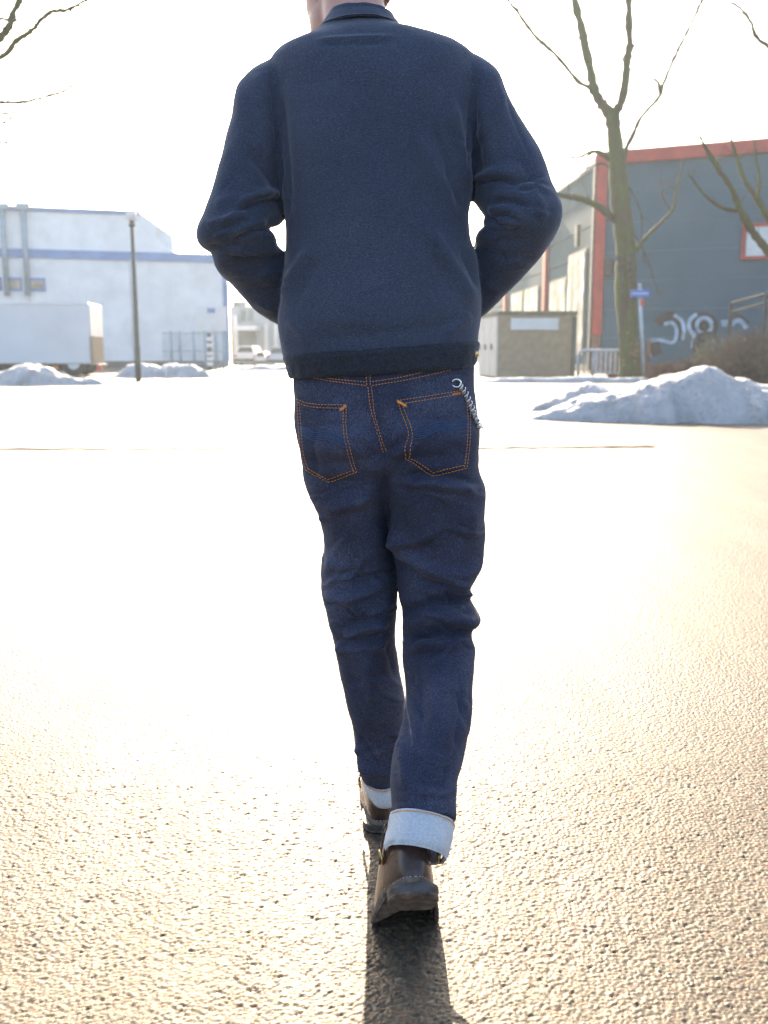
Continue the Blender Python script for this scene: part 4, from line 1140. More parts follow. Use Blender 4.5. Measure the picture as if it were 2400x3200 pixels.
pk1 = pocket([(932, 1242), (935, 1330), (943, 1420), (960, 1470)], [(1085, 1268), (1084, 1330), (1090, 1390), (1115, 1472)], [(960, 1470), (1027, 1503), (1115, 1472)], [(932, 1242), (985, 1262), (1085, 1268)])
pk2 = pocket([(1240, 1254), (1262, 1310), (1280, 1360), (1270, 1405), (1268, 1430)], [(1458, 1222), (1465, 1320), (1460, 1400), (1456, 1462)], [(1268, 1430), (1352, 1482), (1456, 1462)], [(1240, 1254), (1340, 1240), (1458, 1222)])

def stitch(lines, name='stitching', mat=M_THREAD, r=.00058, dash=6.5, gap=3.2, lift=.0036):
    m = MB()
    for pts in lines:
        P = spline(pts, 200) if len(pts) > 2 else spline(pts, 120)
        d = np.r_[0, np.cumsum(np.linalg.norm(np.diff(P, axis=0), axis=1))]
        s = 0.0
        while s < d[-1]:
            q = []
            for k in range(3):
                t = min(s + dash * k / 2, d[-1]); x = np.interp(t, d, P[:, 0]); y = np.interp(t, d, P[:, 1])
                h = on_jeans(x, y, lift)
                if h is not None: q.append(h)
            if len(q) == 3 and np.linalg.norm(q[0] - q[2]) < .03: m.tube(q, [r * .7, r * 1.15, r * .7], 5)
            s += dash + gap
    if m.v: return m.build(name, mat, JEANS, True)
def dbl(pts, off, ang=None):
    """second seam beside the first"""
    P = np.array(pts, float); T = np.gradient(P, axis=0); T /= np.linalg.norm(T, axis=1, keepdims=True)
    return [tuple(p) for p in P + np.c_[-T[:, 1], T[:, 0]] * off]
T1 = [(932, 1247), (960, 1258), (1000, 1264), (1085, 1266)]; T1b = [(936, 1257), (962, 1268), (1002, 1274), (1080, 1276)]
stitch([T1, T1b]); 
E1 = [(1084, 1268), (1083, 1330), (1090, 1390), (1102, 1430), (1114, 1470)]; stitch([E1, dbl(E1, 9)])
E1l = [(934, 1262), (938, 1340), (946, 1420), (960, 1466)]; stitch([E1l, dbl(E1l, -8)])
Bt1 = [(960, 1467), (1026, 1503)]; Bt1b = [(966, 1462), (1026, 1494)]; Bt2 = [(1026, 1503), (1116, 1472)]; Bt2b = [(1026, 1494), (1108, 1466)]
stitch([Bt1, Bt1b, Bt2, Bt2b])
T2 = [(1240, 1253), (1340, 1238), (1450, 1219)]; T2b = [(1266, 1261), (1350, 1247), (1445, 1231)]; stitch([T2, T2b])
E2 = [(1242, 1256), (1262, 1310), (1278, 1362), (1268, 1400), (1266, 1430)]; E2b = [(1256, 1262), (1274, 1310), (1290, 1362), (1280, 1402), (1278, 1426)]
stitch([E2, E2b])
E2r = [(1460, 1240), (1466, 1320), (1462, 1400), (1455, 1460)]; stitch([E2r, dbl(E2r, 8)])
stitch([[(1266, 1430), (1352, 1484)], [(1277, 1427), (1354, 1473)], [(1352, 1484), (1455, 1462)], [(1354, 1473), (1446, 1453)]])
YK1 = [(965, 1178), (1040, 1192), (1145, 1206)]; YK1b = [(1010, 1180), (1060, 1187), (1145, 1195)]; stitch([YK1, YK1b])
YK2 = [(1163, 1206), (1280, 1186), (1400, 1158), (1460, 1144)]; YK2b = [(1163, 1194), (1260, 1178), (1360, 1152), (1420, 1136)]; stitch([YK2, YK2b])
CS = [(1150, 1210), (1160, 1290), (1175, 1340), (1198, 1412)]; stitch([CS, dbl(CS, -11)]); stitch([[(1143, 1150), (1147, 1208)], [(1156, 1150), (1158, 1206)]])
SS = [(1482, 1330), (1484, 1400), (1490, 1470)]
# bar tacks, emblem waves, tab
for a, b in (((1064, 1282), (1082, 1268)), ((1240, 1253), (1270, 1270))):
    m = MB()
    for k in range(6):
        P = [on_jeans(a[0] + (b[0] - a[0]) * t, a[1] + (b[1] - a[1]) * t + (k - 2.5) * 1.3, .0032) for t in np.linspace(0, 1, 8)]
        if all(p is not None for p in P): m.tube(P, .0006, 5)
    m.build('bar_tack', M_THREAD, JEANS, True)
for w in ([(944, 1344), (965, 1356), (990, 1366), (1020, 1362), (1050, 1372), (1085, 1386)], [(1290, 1360), (1320, 1356), (1350, 1342), (1376, 1336), (1395, 1346), (1425, 1332), (1462, 1326)]):
    m = MB()
    for k in range(5):
        P = [on_jeans(x, y + (k - 2) * 6, .0036) for x, y in spline(w, 40)]
        if all(p is not None for p in P): m.tube(P, .0009, 5)
    m.build('pocket_wave_stitch', M_BLUETHREAD, JEANS, True)
patch('pocket_tab', lambda u, v: (1405 + 42 * u, 1229 - 7 * u + 10 * v), 8, 5, M_TAB, JEANS, .0038)
patch('centre_belt_loop', lambda u, v: (1140 + 19 * u, 1120 + 88 * v), 6, 14, M_DENIM, JEANS, .0032)

# --- turn-ups
def shell(rows, nl, na, thick, name, mat, parent, n_exp=2.2, flds=None, noise=.0015, seed=0):
    v, f = ring_tube(rows, nl, na, n_exp); f = outward_tube(v, f, nl, na)
    if flds: v, _ = folds(v, f, flds)
    n = normals(v, f)
    v = v + n * (noise * vnoise(v, 26, seed) + noise * .8 * vnoise(v, 60, seed + 1))[:, None]
    n = normals(v, f); inn = v - n * thick
    k = nl * na; f2 = f[:, ::-1] + k
    i0 = np.arange(na); i1 = np.roll(i0, -1); e = (nl - 1) * na
    rim = np.r_[np.stack([i0, i0 + k, i1 + k, i1], 1), np.stack([i1 + e, i1 + e + k, i0 + e + k, i0 + e], 1)]
    return mesh_obj(name, np.r_[v, inn], np.r_[f, f2, rim], mat, parent)
def outward_tube(v, f, nl, na):
    c = v.reshape(nl, na, 3).mean(1); fc = v[f].mean(1); n = np.cross(v[f[:, 2]] - v[f[:, 0]], v[f[:, 3]] - v[f[:, 1]])
    row = f.min(1) // na
    s = ((fc - c[np.clip(row, 0, nl - 1)]) * n).sum()
    return f[:, ::-1].copy() if s < 0 else f
cuL = shell([(1128, 2402, 1246, 2412, 1.926, .075, -6), (1128, 2410, 1250, 2422, 1.927, .079, -6), (1132, 2430, 1252, 2444, 1.928, .082, -6), (1138, 2444, 1252, 2460, 1.929, .082, -6), (1146, 2456, 1248, 2468, 1.930, .078, -6)], 26, 96, .004, 'turn_up', M_CUFF, JEANS, seed=3)
cuR = shell([(1221, 2545, 1421, 2578, 1.552, .076, 39), (1217, 2556, 1420, 2590, 1.549, .079, 39), (1210, 2590, 1415, 2622, 1.535, .082, 39), (1202, 2622, 1408, 2650, 1.522, .084, 39), (1199, 2642, 1402, 2672, 1.513, .084, 39), (1206, 2656, 1393, 2690, 1.507, .079, 39)], 30, 110, .004, 'turn_up', M_CUFF, JEANS, seed=8,
            flds=[([(1215, 2645), (1235, 2625), (1250, 2600)], .003, 9, 'v'), ([(1380, 2600), (1375, 2640), (1370, 2670)], .003, 10, 'r')])
m = MB(); q, _f = ring_tube([(1127, 2404, 1249, 2415, 1.926, .0795, -6), (1127, 2406, 1249, 2417, 1.926, .0795, -6)], 2, 90, 2.2)
m.tube(np.r_[q[:90], q[:1]], .0011, 6, False).build('turn_up_stitch', M_THREAD, JEANS, True)
m = MB(); q, _f = ring_tube([(1218, 2553, 1421, 2587, 1.550, .0805, 39), (1218, 2555, 1421, 2589, 1.550, .0805, 39)], 2, 90, 2.2)
m.tube(np.r_[q[:90], q[:1]], .0008, 6, False).build('turn_up_stitch', M_THREAD, JEANS, True)

# --- jacket
torso = [(1002, 92, 1240, 80, 1.868, .060, 0), (985, 112, 1262, 98, 1.866, .070, 0), (950, 132, 1320, 112, 1.864, .082, 0), (905, 150, 1385, 128, 1.862, .092, 0), (868, 168, 1440, 150, 1.860, .100, 0),
         (848, 195, 1478, 182, 1.856, .108, 0), (845, 240, 1496, 235, 1.852, .116, 0), (850, 320, 1496, 320, 1.846, .124, 0), (858, 420, 1490, 420, 1.838, .128, 0), (868, 520, 1482, 520, 1.830, .128, 0),
         (880, 600, 1472, 600, 1.824, .127, 0), (893, 690, 1461, 680, 1.818, .126, 0), (896, 770, 1468, 750, 1.814, .126, 0), (890, 850, 1486, 800, 1.811, .126, 0), (880, 930, 1498, 880, 1.808, .127, 0),
         (873, 1000, 1505, 965, 1.806, .128, 0), (878, 1060, 1498, 1030, 1.805, .126, 0), (888, 1118, 1494, 1074, 1.804, .124, 0)]
t_f = [([(985, 128), (1050, 124), (1120, 119), (1240, 112)], .0028, 7, 'r'), ([(1000, 142), (1110, 136), (1230, 130)], .002, 10, 'v'),
       ([(1405, 300), (1430, 420), (1450, 515), (1464, 590)], .0050, 14, 'r'), ([(1350, 380), (1385, 470), (1415, 585), (1440, 660)], .0040, 16, 'v'), ([(1280, 400), (1340, 500), (1392, 600), (1425, 680)], .0035, 20, 'r'),
       ([(1220, 480), (1280, 580), (1330, 700)], .0025, 26, 'v'), ([(1330, 700), (1390, 790), (1455, 890), (1492, 950)], .0060, 16, 'r'), ([(1320, 760), (1380, 850), (1440, 950)], .004, 22, 'v'),
       ([(1440, 780), (1470, 840), (1496, 900)], .004, 12, 'v'), ([(975, 770), (935, 830), (905, 880), (884, 940)], .0060, 14, 'r'), ([(1000, 800), (955, 880), (920, 960)], .0035, 18, 'v'),
       ([(880, 300), (890, 420), (900, 560), (905, 680)], .0045, 15, 'v'), ([(1466, 300), (1462, 420), (1450, 560)], .003, 9, 'v'),
       ([(905, 250), (925, 400), (935, 560)], .0025, 18, 'r'), ([(1000, 480), (1010, 520), (1005, 560)], .0014, 14, 'r'),
       ([(1180, 620), (1185, 780), (1170, 920)], .003, 60, 'v'), ([(960, 1010), (1080, 1000), (1200, 1030)], .0025, 26, 'r'), ([(930, 1070), (1100, 1050), (1300, 1030), (1470, 1000)], .0028, 22, 'v'),
       ([(1130, 240), (1140, 400), (1150, 560)], .004, 110, 'v'), ([(1000, 260), (1000, 400), (1010, 520)], .004, 90, 'r'),
       ([(1480, 985), (1440, 1010), (1400, 1050)], .003, 12, 'r'), ([(900, 1000), (935, 1035), (960, 1080)], .003, 12, 'r')]
armL = [(862, 184, 892, 560, 1.856, .086, 0), (838, 194, 890, 600, 1.854, .094, 0), (800, 214, 888, 640, 1.850, .097, 0), (768, 242, 887, 665, 1.846, .096, 0), (746, 268, 886, 680, 1.842, .094, 0), (735, 315, 884, 690, 1.836, .091, 0), (728, 365, 881, 696, 1.828, .088, 0),
        (712, 425, 876, 699, 1.820, .086, 0), (690, 510, 868, 702, 1.808, .083, 0), (664, 595, 856, 705, 1.796, .081, 0), (638, 664, 842, 708, 1.786, .080, 0), (616, 722, 834, 711, 1.780, .079, 0),
        (618, 752, 842, 717, 1.780, .078, 0), (634, 776, 853, 728, 1.784, .078, 0), (662, 794, 861, 742, 1.792, .077, 0), (672, 830, 864, 762, 1.806, .076, 0), (690, 862, 876, 776, 1.820, .074, 0),
        (725, 893, 892, 788, 1.838, .071, 0), (765, 937, 915, 806, 1.858, .068, 0), (805, 978, 940, 830, 1.876, .064, 0), (845, 1003, 962, 860, 1.890, .060, 0), (890, 1028, 990, 895, 1.905, .055, 0), (930, 1045, 1010, 930, 1.915, .050, 0)]
armR = [(1474, 172, 1470, 520, 1.856, .086, 0), (1500, 186, 1473, 555, 1.854, .093, 0), (1530, 206, 1476, 582, 1.850, .097, 0), (1552, 230, 1477, 600, 1.846, .096, 0), (1568, 268, 1477, 612, 1.842, .094, 0), (1588, 315, 1477, 620, 1.836, .091, 0),
        (1638, 398, 1480, 626, 1.822, .087, 0), (1684, 470, 1488, 634, 1.810, .084, 0), (1714, 548, 1500, 650, 1.798, .082, 0), (1738, 612, 1513, 664, 1.788, .080, 0), (1754, 655, 1519, 674, 1.782, .079, 0), (1752, 690, 1513, 690, 1.781, .078, 0),
        (1738, 730, 1516, 708, 1.785, .077, 0), (1712, 772, 1506, 714, 1.795, .076, 0), (1680, 815, 1494, 726, 1.808, .074, 0), (1645, 856, 1486, 744, 1.824, .072, 0), (1598, 902, 1482, 766, 1.844, .068, 0), (1550, 948, 1468, 790, 1.864, .064, 0),
        (1505, 988, 1448, 822, 1.884, .060, 0), (1462, 1018, 1425, 860, 1.900, .055, 0), (1420, 1038, 1400, 900, 1.915, .050, 0)]
aL_f = [([(876, 628), (844, 623), (811, 632), (774, 645), (742, 662)], .0100, 8, 's'), ([(780, 692), (739, 700), (695, 714)], .0065, 9, 's'), ([(838, 713), (799, 720), (769, 731), (735, 750)], .0095, 8, 's'),
        ([(850, 720), (836, 735), (815, 742)], .004, 6, 'v'), ([(665, 640), (700, 625), (760, 610)], .003, 14, 'r'), ([(880, 805), (800, 806), (730, 812)], .0060, 14, 'v'), ([(870, 785), (830, 796), (780, 792), (720, 785)], .0050, 12, 'r'),
        ([(870, 860), (800, 862), (720, 850)], .0035, 16, 'r'), ([(880, 920), (820, 915), (770, 900)], .0030, 16, 'v'), ([(650, 770), (700, 772), (760, 765)], .0050, 10, 'v'), ([(780, 480), (830, 540), (866, 600)], .0060, 14, 's'),
        ([(760, 300), (785, 380), (790, 460)], .004, 24, 'v'), ([(730, 420), (770, 440), (830, 470)], .0025, 18, 'r'), ([(800, 225), (812, 270), (830, 320)], .0035, 16, 'r'), ([(780, 520), (720, 560), (690, 600)], .003, 18, 'v'),
        ([(860, 970), (830, 960), (800, 945)], .004, 10, 'r'), ([(640, 700), (690, 690), (740, 675)], .004, 12, 'r')]
aR_f = [([(1490, 585), (1510, 572), (1539, 565), (1574, 565), (1625, 582)], .0085, 8, 'S'), ([(1540, 636), (1599, 631), (1655, 652)], .0065, 9, 'S'), ([(1530, 680), (1574, 671), (1618, 690)], .0085, 8, 'S'),
        ([(1520, 672), (1546, 697), (1585, 704)], .0090, 7, 'v'), ([(1530, 716), (1574, 724), (1630, 712)], .0060, 10, 'S'), ([(1505, 771), (1549, 793), (1585, 814)], .0040, 8, 'v'), ([(1660, 600), (1690, 640), (1700, 690)], .005, 16, 'r'),
        ([(1620, 480), (1660, 560), (1690, 600)], .004, 14, 'v'), ([(1520, 540), (1570, 530), (1640, 535)], .004, 14, 'r'), ([(1560, 760), (1610, 750), (1670, 740)], .004, 14, 'v'), ([(1540, 820), (1600, 820), (1640, 800)], .003, 16, 'r'),
        ([(1560, 240), (1600, 360), (1660, 500)], .0025, 5, 'v'), ([(1500, 300), (1520, 400), (1530, 500)], .003, 18, 'r'), ([(1490, 420), (1500, 500), (1505, 560)], .004, 12, 'v'), ([(1500, 880), (1540, 900), (1560, 930)], .003, 12, 'r')]
src = []
for rows, nl, na, ex in ((torso, 150, 140, 2.5), (armL, 150, 90, 2.15), (armR, 150, 90, 2.15)):
    v, f = ring_tube(rows, nl, na, ex); src.append(capped(v, f, nl, na))
tv, tf = remeshed(src, .0036, 6)
seams = [([(846, 176), (856, 300), (868, 420), (876, 520), (884, 625)], .0048, 6, 'v'), ([(1492, 180), (1490, 300), (1484, 420), (1478, 520), (1471, 600)], .0048, 6, 'v')]
tv, _ = folds(tv, tf, crumple([(680, 860, 600, 760, 9, .0030, -14), (690, 870, 760, 900, 7, .0026, -5), (1500, 1680, 560, 720, 9, .0030, 12), (1500, 1660, 720, 860, 7, .0026, -10), (760, 860, 330, 560, 5, .0020, 50), (1500, 1600, 320, 520, 5, .0020, -60), (900, 1470, 880, 1060, 8, .0014, -5), (1250, 1460, 350, 640, 6, .0016, 65)], 9) + [(p, a * 1.6, w * 1.2, k) for p, a, w, k in t_f] + [(p, a * 1.05, w * 1.1, k) for p, a, w, k in aL_f + aR_f] + seams)
n = normals(tv, tf)
tv = tv + n * (.0024 * vnoise(tv * np.array((1.3, 1, .7)), 8, 31) + .0012 * vnoise(tv * np.array((1, 1, 1.4)), 21, 32) + .0006 * vnoise(tv, 50, 33))[:, None]
trees_ = [BVHTree.FromPolygons(np.asarray(v).tolist(), [tuple(map(int, q)) for q in f]) for v, f in src]
fc = tv[tf].mean(1)
own = np.zeros(len(tf), dtype=int)
ppx, ppy = proj(fc)
for i, c in enumerate(fc):
    d = [t.find_nearest(Vector(c))[3] for t in trees_]
    k = 1 if ppx[i] < 1150 else 2
    if d[k] < d[0]: own[i] = k
def piece(k, name, mat, parent):
    f = tf[own == k]; u, inv = np.unique(f, return_inverse=True)
    return mesh_obj(name, tv[u], inv.reshape(f.shape), mat, parent)
JACKET = piece(0, 'jacket', M_JACKET, PERSON)
JACKET['label'] = 'navy blue short work jacket seen from the back'
piece(1, 'sleeve', M_JACKET, JACKET); piece(2, 'sleeve', M_JACKET, JACKET)
# collar: stand and folded leaf
shell([(1030, 58, 1222, 62, 1.872, .052, 6), (1028, 52, 1228, 58, 1.872, .058, 6), (1016, 70, 1240, 72, 1.870, .064, 6), (1003, 92, 1250, 86, 1.867, .070, 6), (994, 106, 1257, 97, 1.865, .0745, 6)], 30, 140, .004, 'collar', M_JACKET, JACKET, 2.2, None, .0010, 12)
# waistband of the jacket, hanging a little lower at left
_pk = [([(x, 1180 - (x - 905) * .06), (x + random.uniform(-8, 8), 1140 - (x - 905) * .06)], random.uniform(.0008, .0022), random.uniform(5, 10), random.choice('rv')) for x in range(920, 1470, 17)]
shell([(890, 1112, 1493, 1068, 1.804, .124, 0), (888, 1118, 1496, 1072, 1.804, .127, 0), (893, 1134, 1496, 1086, 1.804, .1275, 0), (899, 1155, 1491, 1112, 1.804, .127, 0), (904, 1176, 1484, 1140, 1.804, .125, 0), (908, 1182, 1478, 1148, 1.804, .121, 0)], 40, 240, .005, 'waistband', M_BAND, JACKET, 2.5,
      [([(905, 1128), (1100, 1102), (1300, 1086), (1485, 1080)], .0012, 4, 'v'), ([(1080, 1120), (1090, 1150), (1085, 1170)], .0020, 9, 'v'), ([(1150, 1110), (1158, 1140), (1150, 1168)], .0018, 8, 'r'), ([(1260, 1100), (1270, 1130), (1262, 1160)], .0018, 10, 'v'), ([(1390, 1090), (1400, 1120), (1395, 1150)], .002, 10, 'r'), ([(980, 1125), (990, 1150), (985, 1172)], .002, 9, 'r')] + _pk, .0018, 16)
for pxy, YY in (((909, 1146), 1.755), ((1487, 1106), 1.752)):
    c = at(*pxy, YY); MB().tube([c + np.array((0, .006, 0)), c + np.array((0, -.001, 0)), c + np.array((0, -.002, 0))], [.0058, .0058, .004], 14).build('metal_button', M_BRASS, JACKET, True)

# --- boots
def boot(name, origin, yaw, pitch, label, roll=0.0, side=1, bulk=1.0):
    """local: x right, y to the toe, z up, heel back at y=0; pitch lifts the heel about the ball"""
    yb = .192
    ca, sa = math.cos(yaw), math.sin(yaw)
    def off(y): t = min(max((.135 - y) / .065, 0), 1); return .016 * t * t * (3 - 2 * t)
    def tr(p):
        x, y, z = p; x *= bulk
        t = min(max((yb + .03 - y) / .06, 0), 1); a = pitch * t * t * (3 - 2 * t)
        dy, dz = y - yb, z
        y2 = yb + dy * math.cos(a) + dz * math.sin(a); z2 = -dy * math.sin(a) + dz * math.cos(a)
        xr = x + roll * (y - yb)
        X = xr * ca - (y2 - yb) * sa; Yy = xr * sa + (y2 - yb) * ca
        return (origin[0] + X, origin[1] + Yy, max(z2, .001) + origin[2])
    def outline(y0, y1, w, n=56, heelw=.72, sq=.72):
        out = []
        for k in range(n):
            th = 2 * math.pi * k / n
            yy = (y0 + y1) / 2 - (y1 - y0) / 2 * math.cos(th)
            t = (yy - y0) / (y1 - y0)
            prof = heelw + (1 - heelw) * (math.sin(min(t / .72, 1) * math.pi / 2) ** 2) if (y1 - y0) > .2 else 1.0
            s = math.sin(th); xx = w * prof * math.copysign(abs(s) ** (sq if t < .5 or sq > .6 else .25), s)
            xx += .006 * side * math.sin(t * math.pi) * (-1 if (y1 - y0) > .2 else 0)
            out.append((xx, yy))
        return out
    def loft(levels, mat, nm, par, hw=.72, closed=True, zoff=True, sq=.72):
        V = []; n = 56
        for (z, y0, y1, w) in levels:
            for x, y in outline(y0, y1, w, n, hw, sq): V.append(tr((x, y, z + (off(y) if zoff else 0))))
        f = [(i * n + k, i * n + (k + 1) % n, (i + 1) * n + (k + 1) % n, (i + 1) * n + k) for i in range(len(levels) - 1) for k in range(n)]
        if closed: f += [tuple(range(n - 1, -1, -1)), tuple(range((len(levels) - 1) * n, len(levels) * n))]
        m = MB(); m.add(V, f); return m.build(nm, mat, par, nm not in ('heel', 'heel_cap', 'outsole'))
    r = loft([(.010, .003, .296, .047), (.020, -.001, .298, .0495), (.032, -.002, .292, .049), (.048, -.001, .276, .047), (.064, .001, .250, .0445), (.080, .003, .205, .041), (.096, .006, .160, .036), (.110, .010, .126, .0335), (.122, .014, .112, .0315), (.130, .020, .100, .029)],
              M_LEATHER, name, PERSON, .74)
    r['label'] = label
    loft([(.001, .004, .300, .0525), (.004, -.003, .306, .0548), (.011, -.004, .307, .0552), (.0125, -.003, .305, .0540)], M_SOLE, 'outsole', r, .72)
    loft([(.0005, .004, .094, .033), (.003, .000, .098, .0360), (.014, -.003, .102, .0380), (.0195, -.003, .102, .0380)], M_HEEL, 'heel', r, 1, True, False, .55)
    loft([(.0002, .003, .097, .0345), (.0030, -.001, .1005, .0372), (.0062, -.001, .1005, .0372)], M_SOLE, 'heel_cap', r, 1, True, False, .55)
    # heel counter: a second leather layer round the back
    def counter(z0, z1, wrap, thick, mat, nm, dip=0.0):
        V = []; na, nz = 40, 10
        for j in range(nz):
            z = z0 + (z1 - z0) * j / (nz - 1)
            for k in range(na):
                u = -1 + 2 * k / (na - 1); zz = z - dip * u * u * (j / (nz - 1))
                lv = [(.010, .003, .296, .047), (.020, -.001, .298, .0495), (.032, -.002, .292, .049), (.048, -.001, .276, .047), (.064, .001, .250, .0445), (.080, .003, .215, .042), (.096, .005, .182, .040), (.115, .006, .158, .039), (.140, .004, .142, .040), (.170, .0, .134, .042)]
                zs = [q[0] for q in lv]
                y0 = np.interp(zz, zs, [q[1] for q in lv]); y1 = np.interp(zz, zs, [q[2] for q in lv]); w = np.interp(zz, zs, [q[3] for q in lv])
                th = u * wrap
                yy = (y0 + y1) / 2 - (y1 - y0) / 2 * math.cos(th); t = (yy - y0) / (y1 - y0)
                prof = .74 + .26 * (math.sin(min(t / .72, 1) * math.pi / 2) ** 2) if (y1 - y0) > .2 else 1.0
                s = math.sin(th); xx = w * prof * math.copysign(abs(s) ** .72, s) * (1 + thick / w) + (.006 * side * math.sin(t * math.pi) * (-1 if (y1 - y0) > .2 else 0))
                V.append(tr((xx, yy - thick * math.cos(th), zz + off(yy))))
        f = [(j * na + k, j * na + k + 1, (j + 1) * na + k + 1, (j + 1) * na + k) for j in range(nz - 1) for k in range(na - 1)]
        return mesh_obj(nm, V, f, mat, r)
    counter(.013, .072, 1.05, .0024, M_LEATHER_D, 'heel_counter', .018)
    counter(.070, .155, .34, .0016, M_LEATHER_D, 'back_stay')
    seam = []
    for k in range(30):
        u = -1 + 2 * k / 29; th = u * 1.0; y0, y1, w = .002, .230, .043
        zz = .074 - .018 * u * u; yy = (y0 + y1) / 2 - (y1 - y0) / 2 * math.cos(th); t = (yy - y0) / (y1 - y0); prof = .74 + .26 * math.sin(min(t / .72, 1) * math.pi / 2) ** 2
        seam.append(tr((w * prof * math.copysign(abs(math.sin(th)) ** .72, math.sin(th)) * 1.055, yy - .0035 * math.cos(th), zz + off(yy))))
    MB().tube(seam, .0009, 6).build('seam', M_LEATHER, r, True)
    # pull straps standing off both sides of the shaft
    for s in (-1, 1):
        V = []
        cl = [(s * .0335, .062, .118), (s * .0375, .058, .108), (s * .0400, .060, .096), (s * .0415, .068, .080), (s * .0440, .080, .060)]
        P = spline(cl, 24)
        for p in P:
            for dy, dx in ((-.010, 0), (.010, 0), (.010, s * .003), (-.010, s * .003)): V.append(tr((p[0] + dx, p[1] + dy, p[2] + off(p[1]))))
        f = [(i * 4 + k, i * 4 + (k + 1) % 4, i * 4 + 4 + (k + 1) % 4, i * 4 + 4 + k) for i in range(23) for k in range(4)]
        MB().add(V, f).build('side_strap', M_LEATHER, r, True)
        c = [tr((s * (.0440 + .002 * math.cos(t)), .070 + .011 * math.sin(t), .082 + .011 * math.cos(t))) for t in np.linspace(0, 2 * math.pi, 20)]
        MB().tube(c, .0018, 6, False).build('buckle', M_BRASS, r, True)
    # welt stitches along the edge of the sole
    m = MB(); o2 = outline(-.001, .303, .0505, 120, .72)
    for k in range(0, 120, 2):
        a, b = o2[k], o2[(k + 1) % 120]
        m.tube([tr((a[0], a[1], .0135 + off(a[1]))), tr((b[0], b[1], .0135 + off(b[1])))], .0007, 4, False)
    w = m.build('welt_stitch', M_CUFF, r, True); w['kind'] = 'stuff'
    return r
boot('boot', (.043, 1.552, 0), R(3), R(45.5), 'dark brown leather boot, heel lifted towards the viewer', side=1, bulk=1.13)
boot('boot', (-.009, 2.066, 0), R(0), R(0), 'brown leather boot flat on the asphalt, the farther foot', side=-1)

# --- body: one continuous skin (head, neck, trunk, arms with hands in the pockets, legs)
def ell(c, r, rot=None, n=28):
    v = []; f = []
    for i in range(n // 2 + 1):
        a = math.pi * i / (n // 2)
        for k in range(n):
            b = 2 * math.pi * k / n
            p = Vector((r[0] * math.sin(a) * math.cos(b), r[1] * math.sin(a) * math.sin(b), r[2] * math.cos(a)))
            if rot is not None: p = rot @ p
            v.append((c[0] + p.x, c[1] + p.y, c[2] + p.z))
    for i in range(n // 2):
        for k in range(n): f.append((i * n + k, i * n + (k + 1) % n, (i + 1) * n + (k + 1) % n, (i + 1) * n + k))
    return v, f
def cap_tube(pts, rad, n=16):
    return tube_geo(pts, rad, n, True)
YAW = R(32)                                   # the head is turned a little to the left
HR = Matrix.Rotation(YAW, 3, 'Z')
NK = at(1115, 60, 1.885)
HC = np.array((-.066, 1.925, 1.684))
def H(x, y, z): q = HR @ Vector((x, y, z)); return HC + np.array(q)
sh_z = at(1170, 250, 1.85)[2]
bp = [ell(HC + np.array(HR @ Vector((0, -.018, .035))), (.078, .096, .098), HR), ell(H(0, .028, -.030), (.066, .075, .088), HR), ell(H(0, .050, -.088), (.050, .050, .040), HR),
      ell(H(-.040, .012, -.072), (.026, .052, .044), HR), ell(H(.040, .012, -.072), (.026, .052, .044), HR),
      ell(H(0, .104, -.030), (.013, .020, .024), HR), ell(H(0, .098, -.008), (.009, .012, .030), HR), ell(H(0, .096, -.064), (.024, .012, .009), HR), ell(H(0, .088, .016), (.054, .016, .013), HR), ell(H(0, .086, -.104), (.020, .016, .016), HR)]
for s in (-1, 1):
    bp += [ell(H(s * .076, -.012, -.008), (.010, .019, .031), HR), ell(H(s * .080, -.018, .006), (.010, .016, .020), HR), ell(H(s * .072, -.006, -.034), (.009, .010, .012), HR), ell(H(s * .032, .080, -.002), (.014, .010, .009), HR)]
bp.append(cap_tube([at(1120, 190, 1.862), at(1118, 100, 1.868), at(1105, 30, 1.885), H(0, -.012, -.03)], [.072, .060, .057, .060], 24))
hipz = at(1200, 1250, 1.80)
bp += [cap_tube([at(1180, 1380, 1.80), at(1180, 1200, 1.80), at(1185, 900, 1.81), at(1175, 600, 1.825), at(1170, 330, 1.845), at(1150, 200, 1.855)], [.095, .105, .098, .102, .098, .070], 24),
       ell(at(1170, 360, 1.845), (.145, .075, .07)), ell(at(1195, 1280, 1.80), (.115, .08, .08))]
bp += [cap_tube([at(880, 300, 1.848), at(800, 420, 1.83), at(745, 700, 1.79)], [.045, .042, .036]), cap_tube([at(745, 700, 1.79), at(780, 840, 1.835), at(920, 960, 1.900)], [.040, .040, .030]),
       cap_tube([at(1470, 290, 1.848), at(1550, 420, 1.83), at(1625, 650, 1.79)], [.045, .040, .036]), cap_tube([at(1625, 650, 1.79), at(1590, 800, 1.835), at(1450, 930, 1.900)], [.040, .040, .030])]
def hand(w, d, s):
    """palm and five curled fingers, resting inside the pocket"""
    w = np.array(w, float); d = np.array(d, float); d /= np.linalg.norm(d); sx = np.cross(d, (0, 1, 0)); sx /= np.linalg.norm(sx); out = []
    yv = np.array((0, 1.0, 0))
    out.append(cap_tube([w, w + d * .045, w + d * .085], [.027, .036, .030], 14))
    for k, L in enumerate((.060, .070, .066, .052)):
        b = w + d * .085 + sx * (k - 1.5) * .017 * s
        out.append(cap_tube([b - d * .012, b + d * L * .45, b + d * L * .8 - yv * .012, b + d * L - yv * .024], [.0095, .009, .0085, .007], 10))
    b = w + d * .03 - sx * s * .03
    out.append(cap_tube([b, b + d * .035 - sx * s * .018, b + d * .065 - sx * s * .016], [.012, .0105, .009], 10)); return out
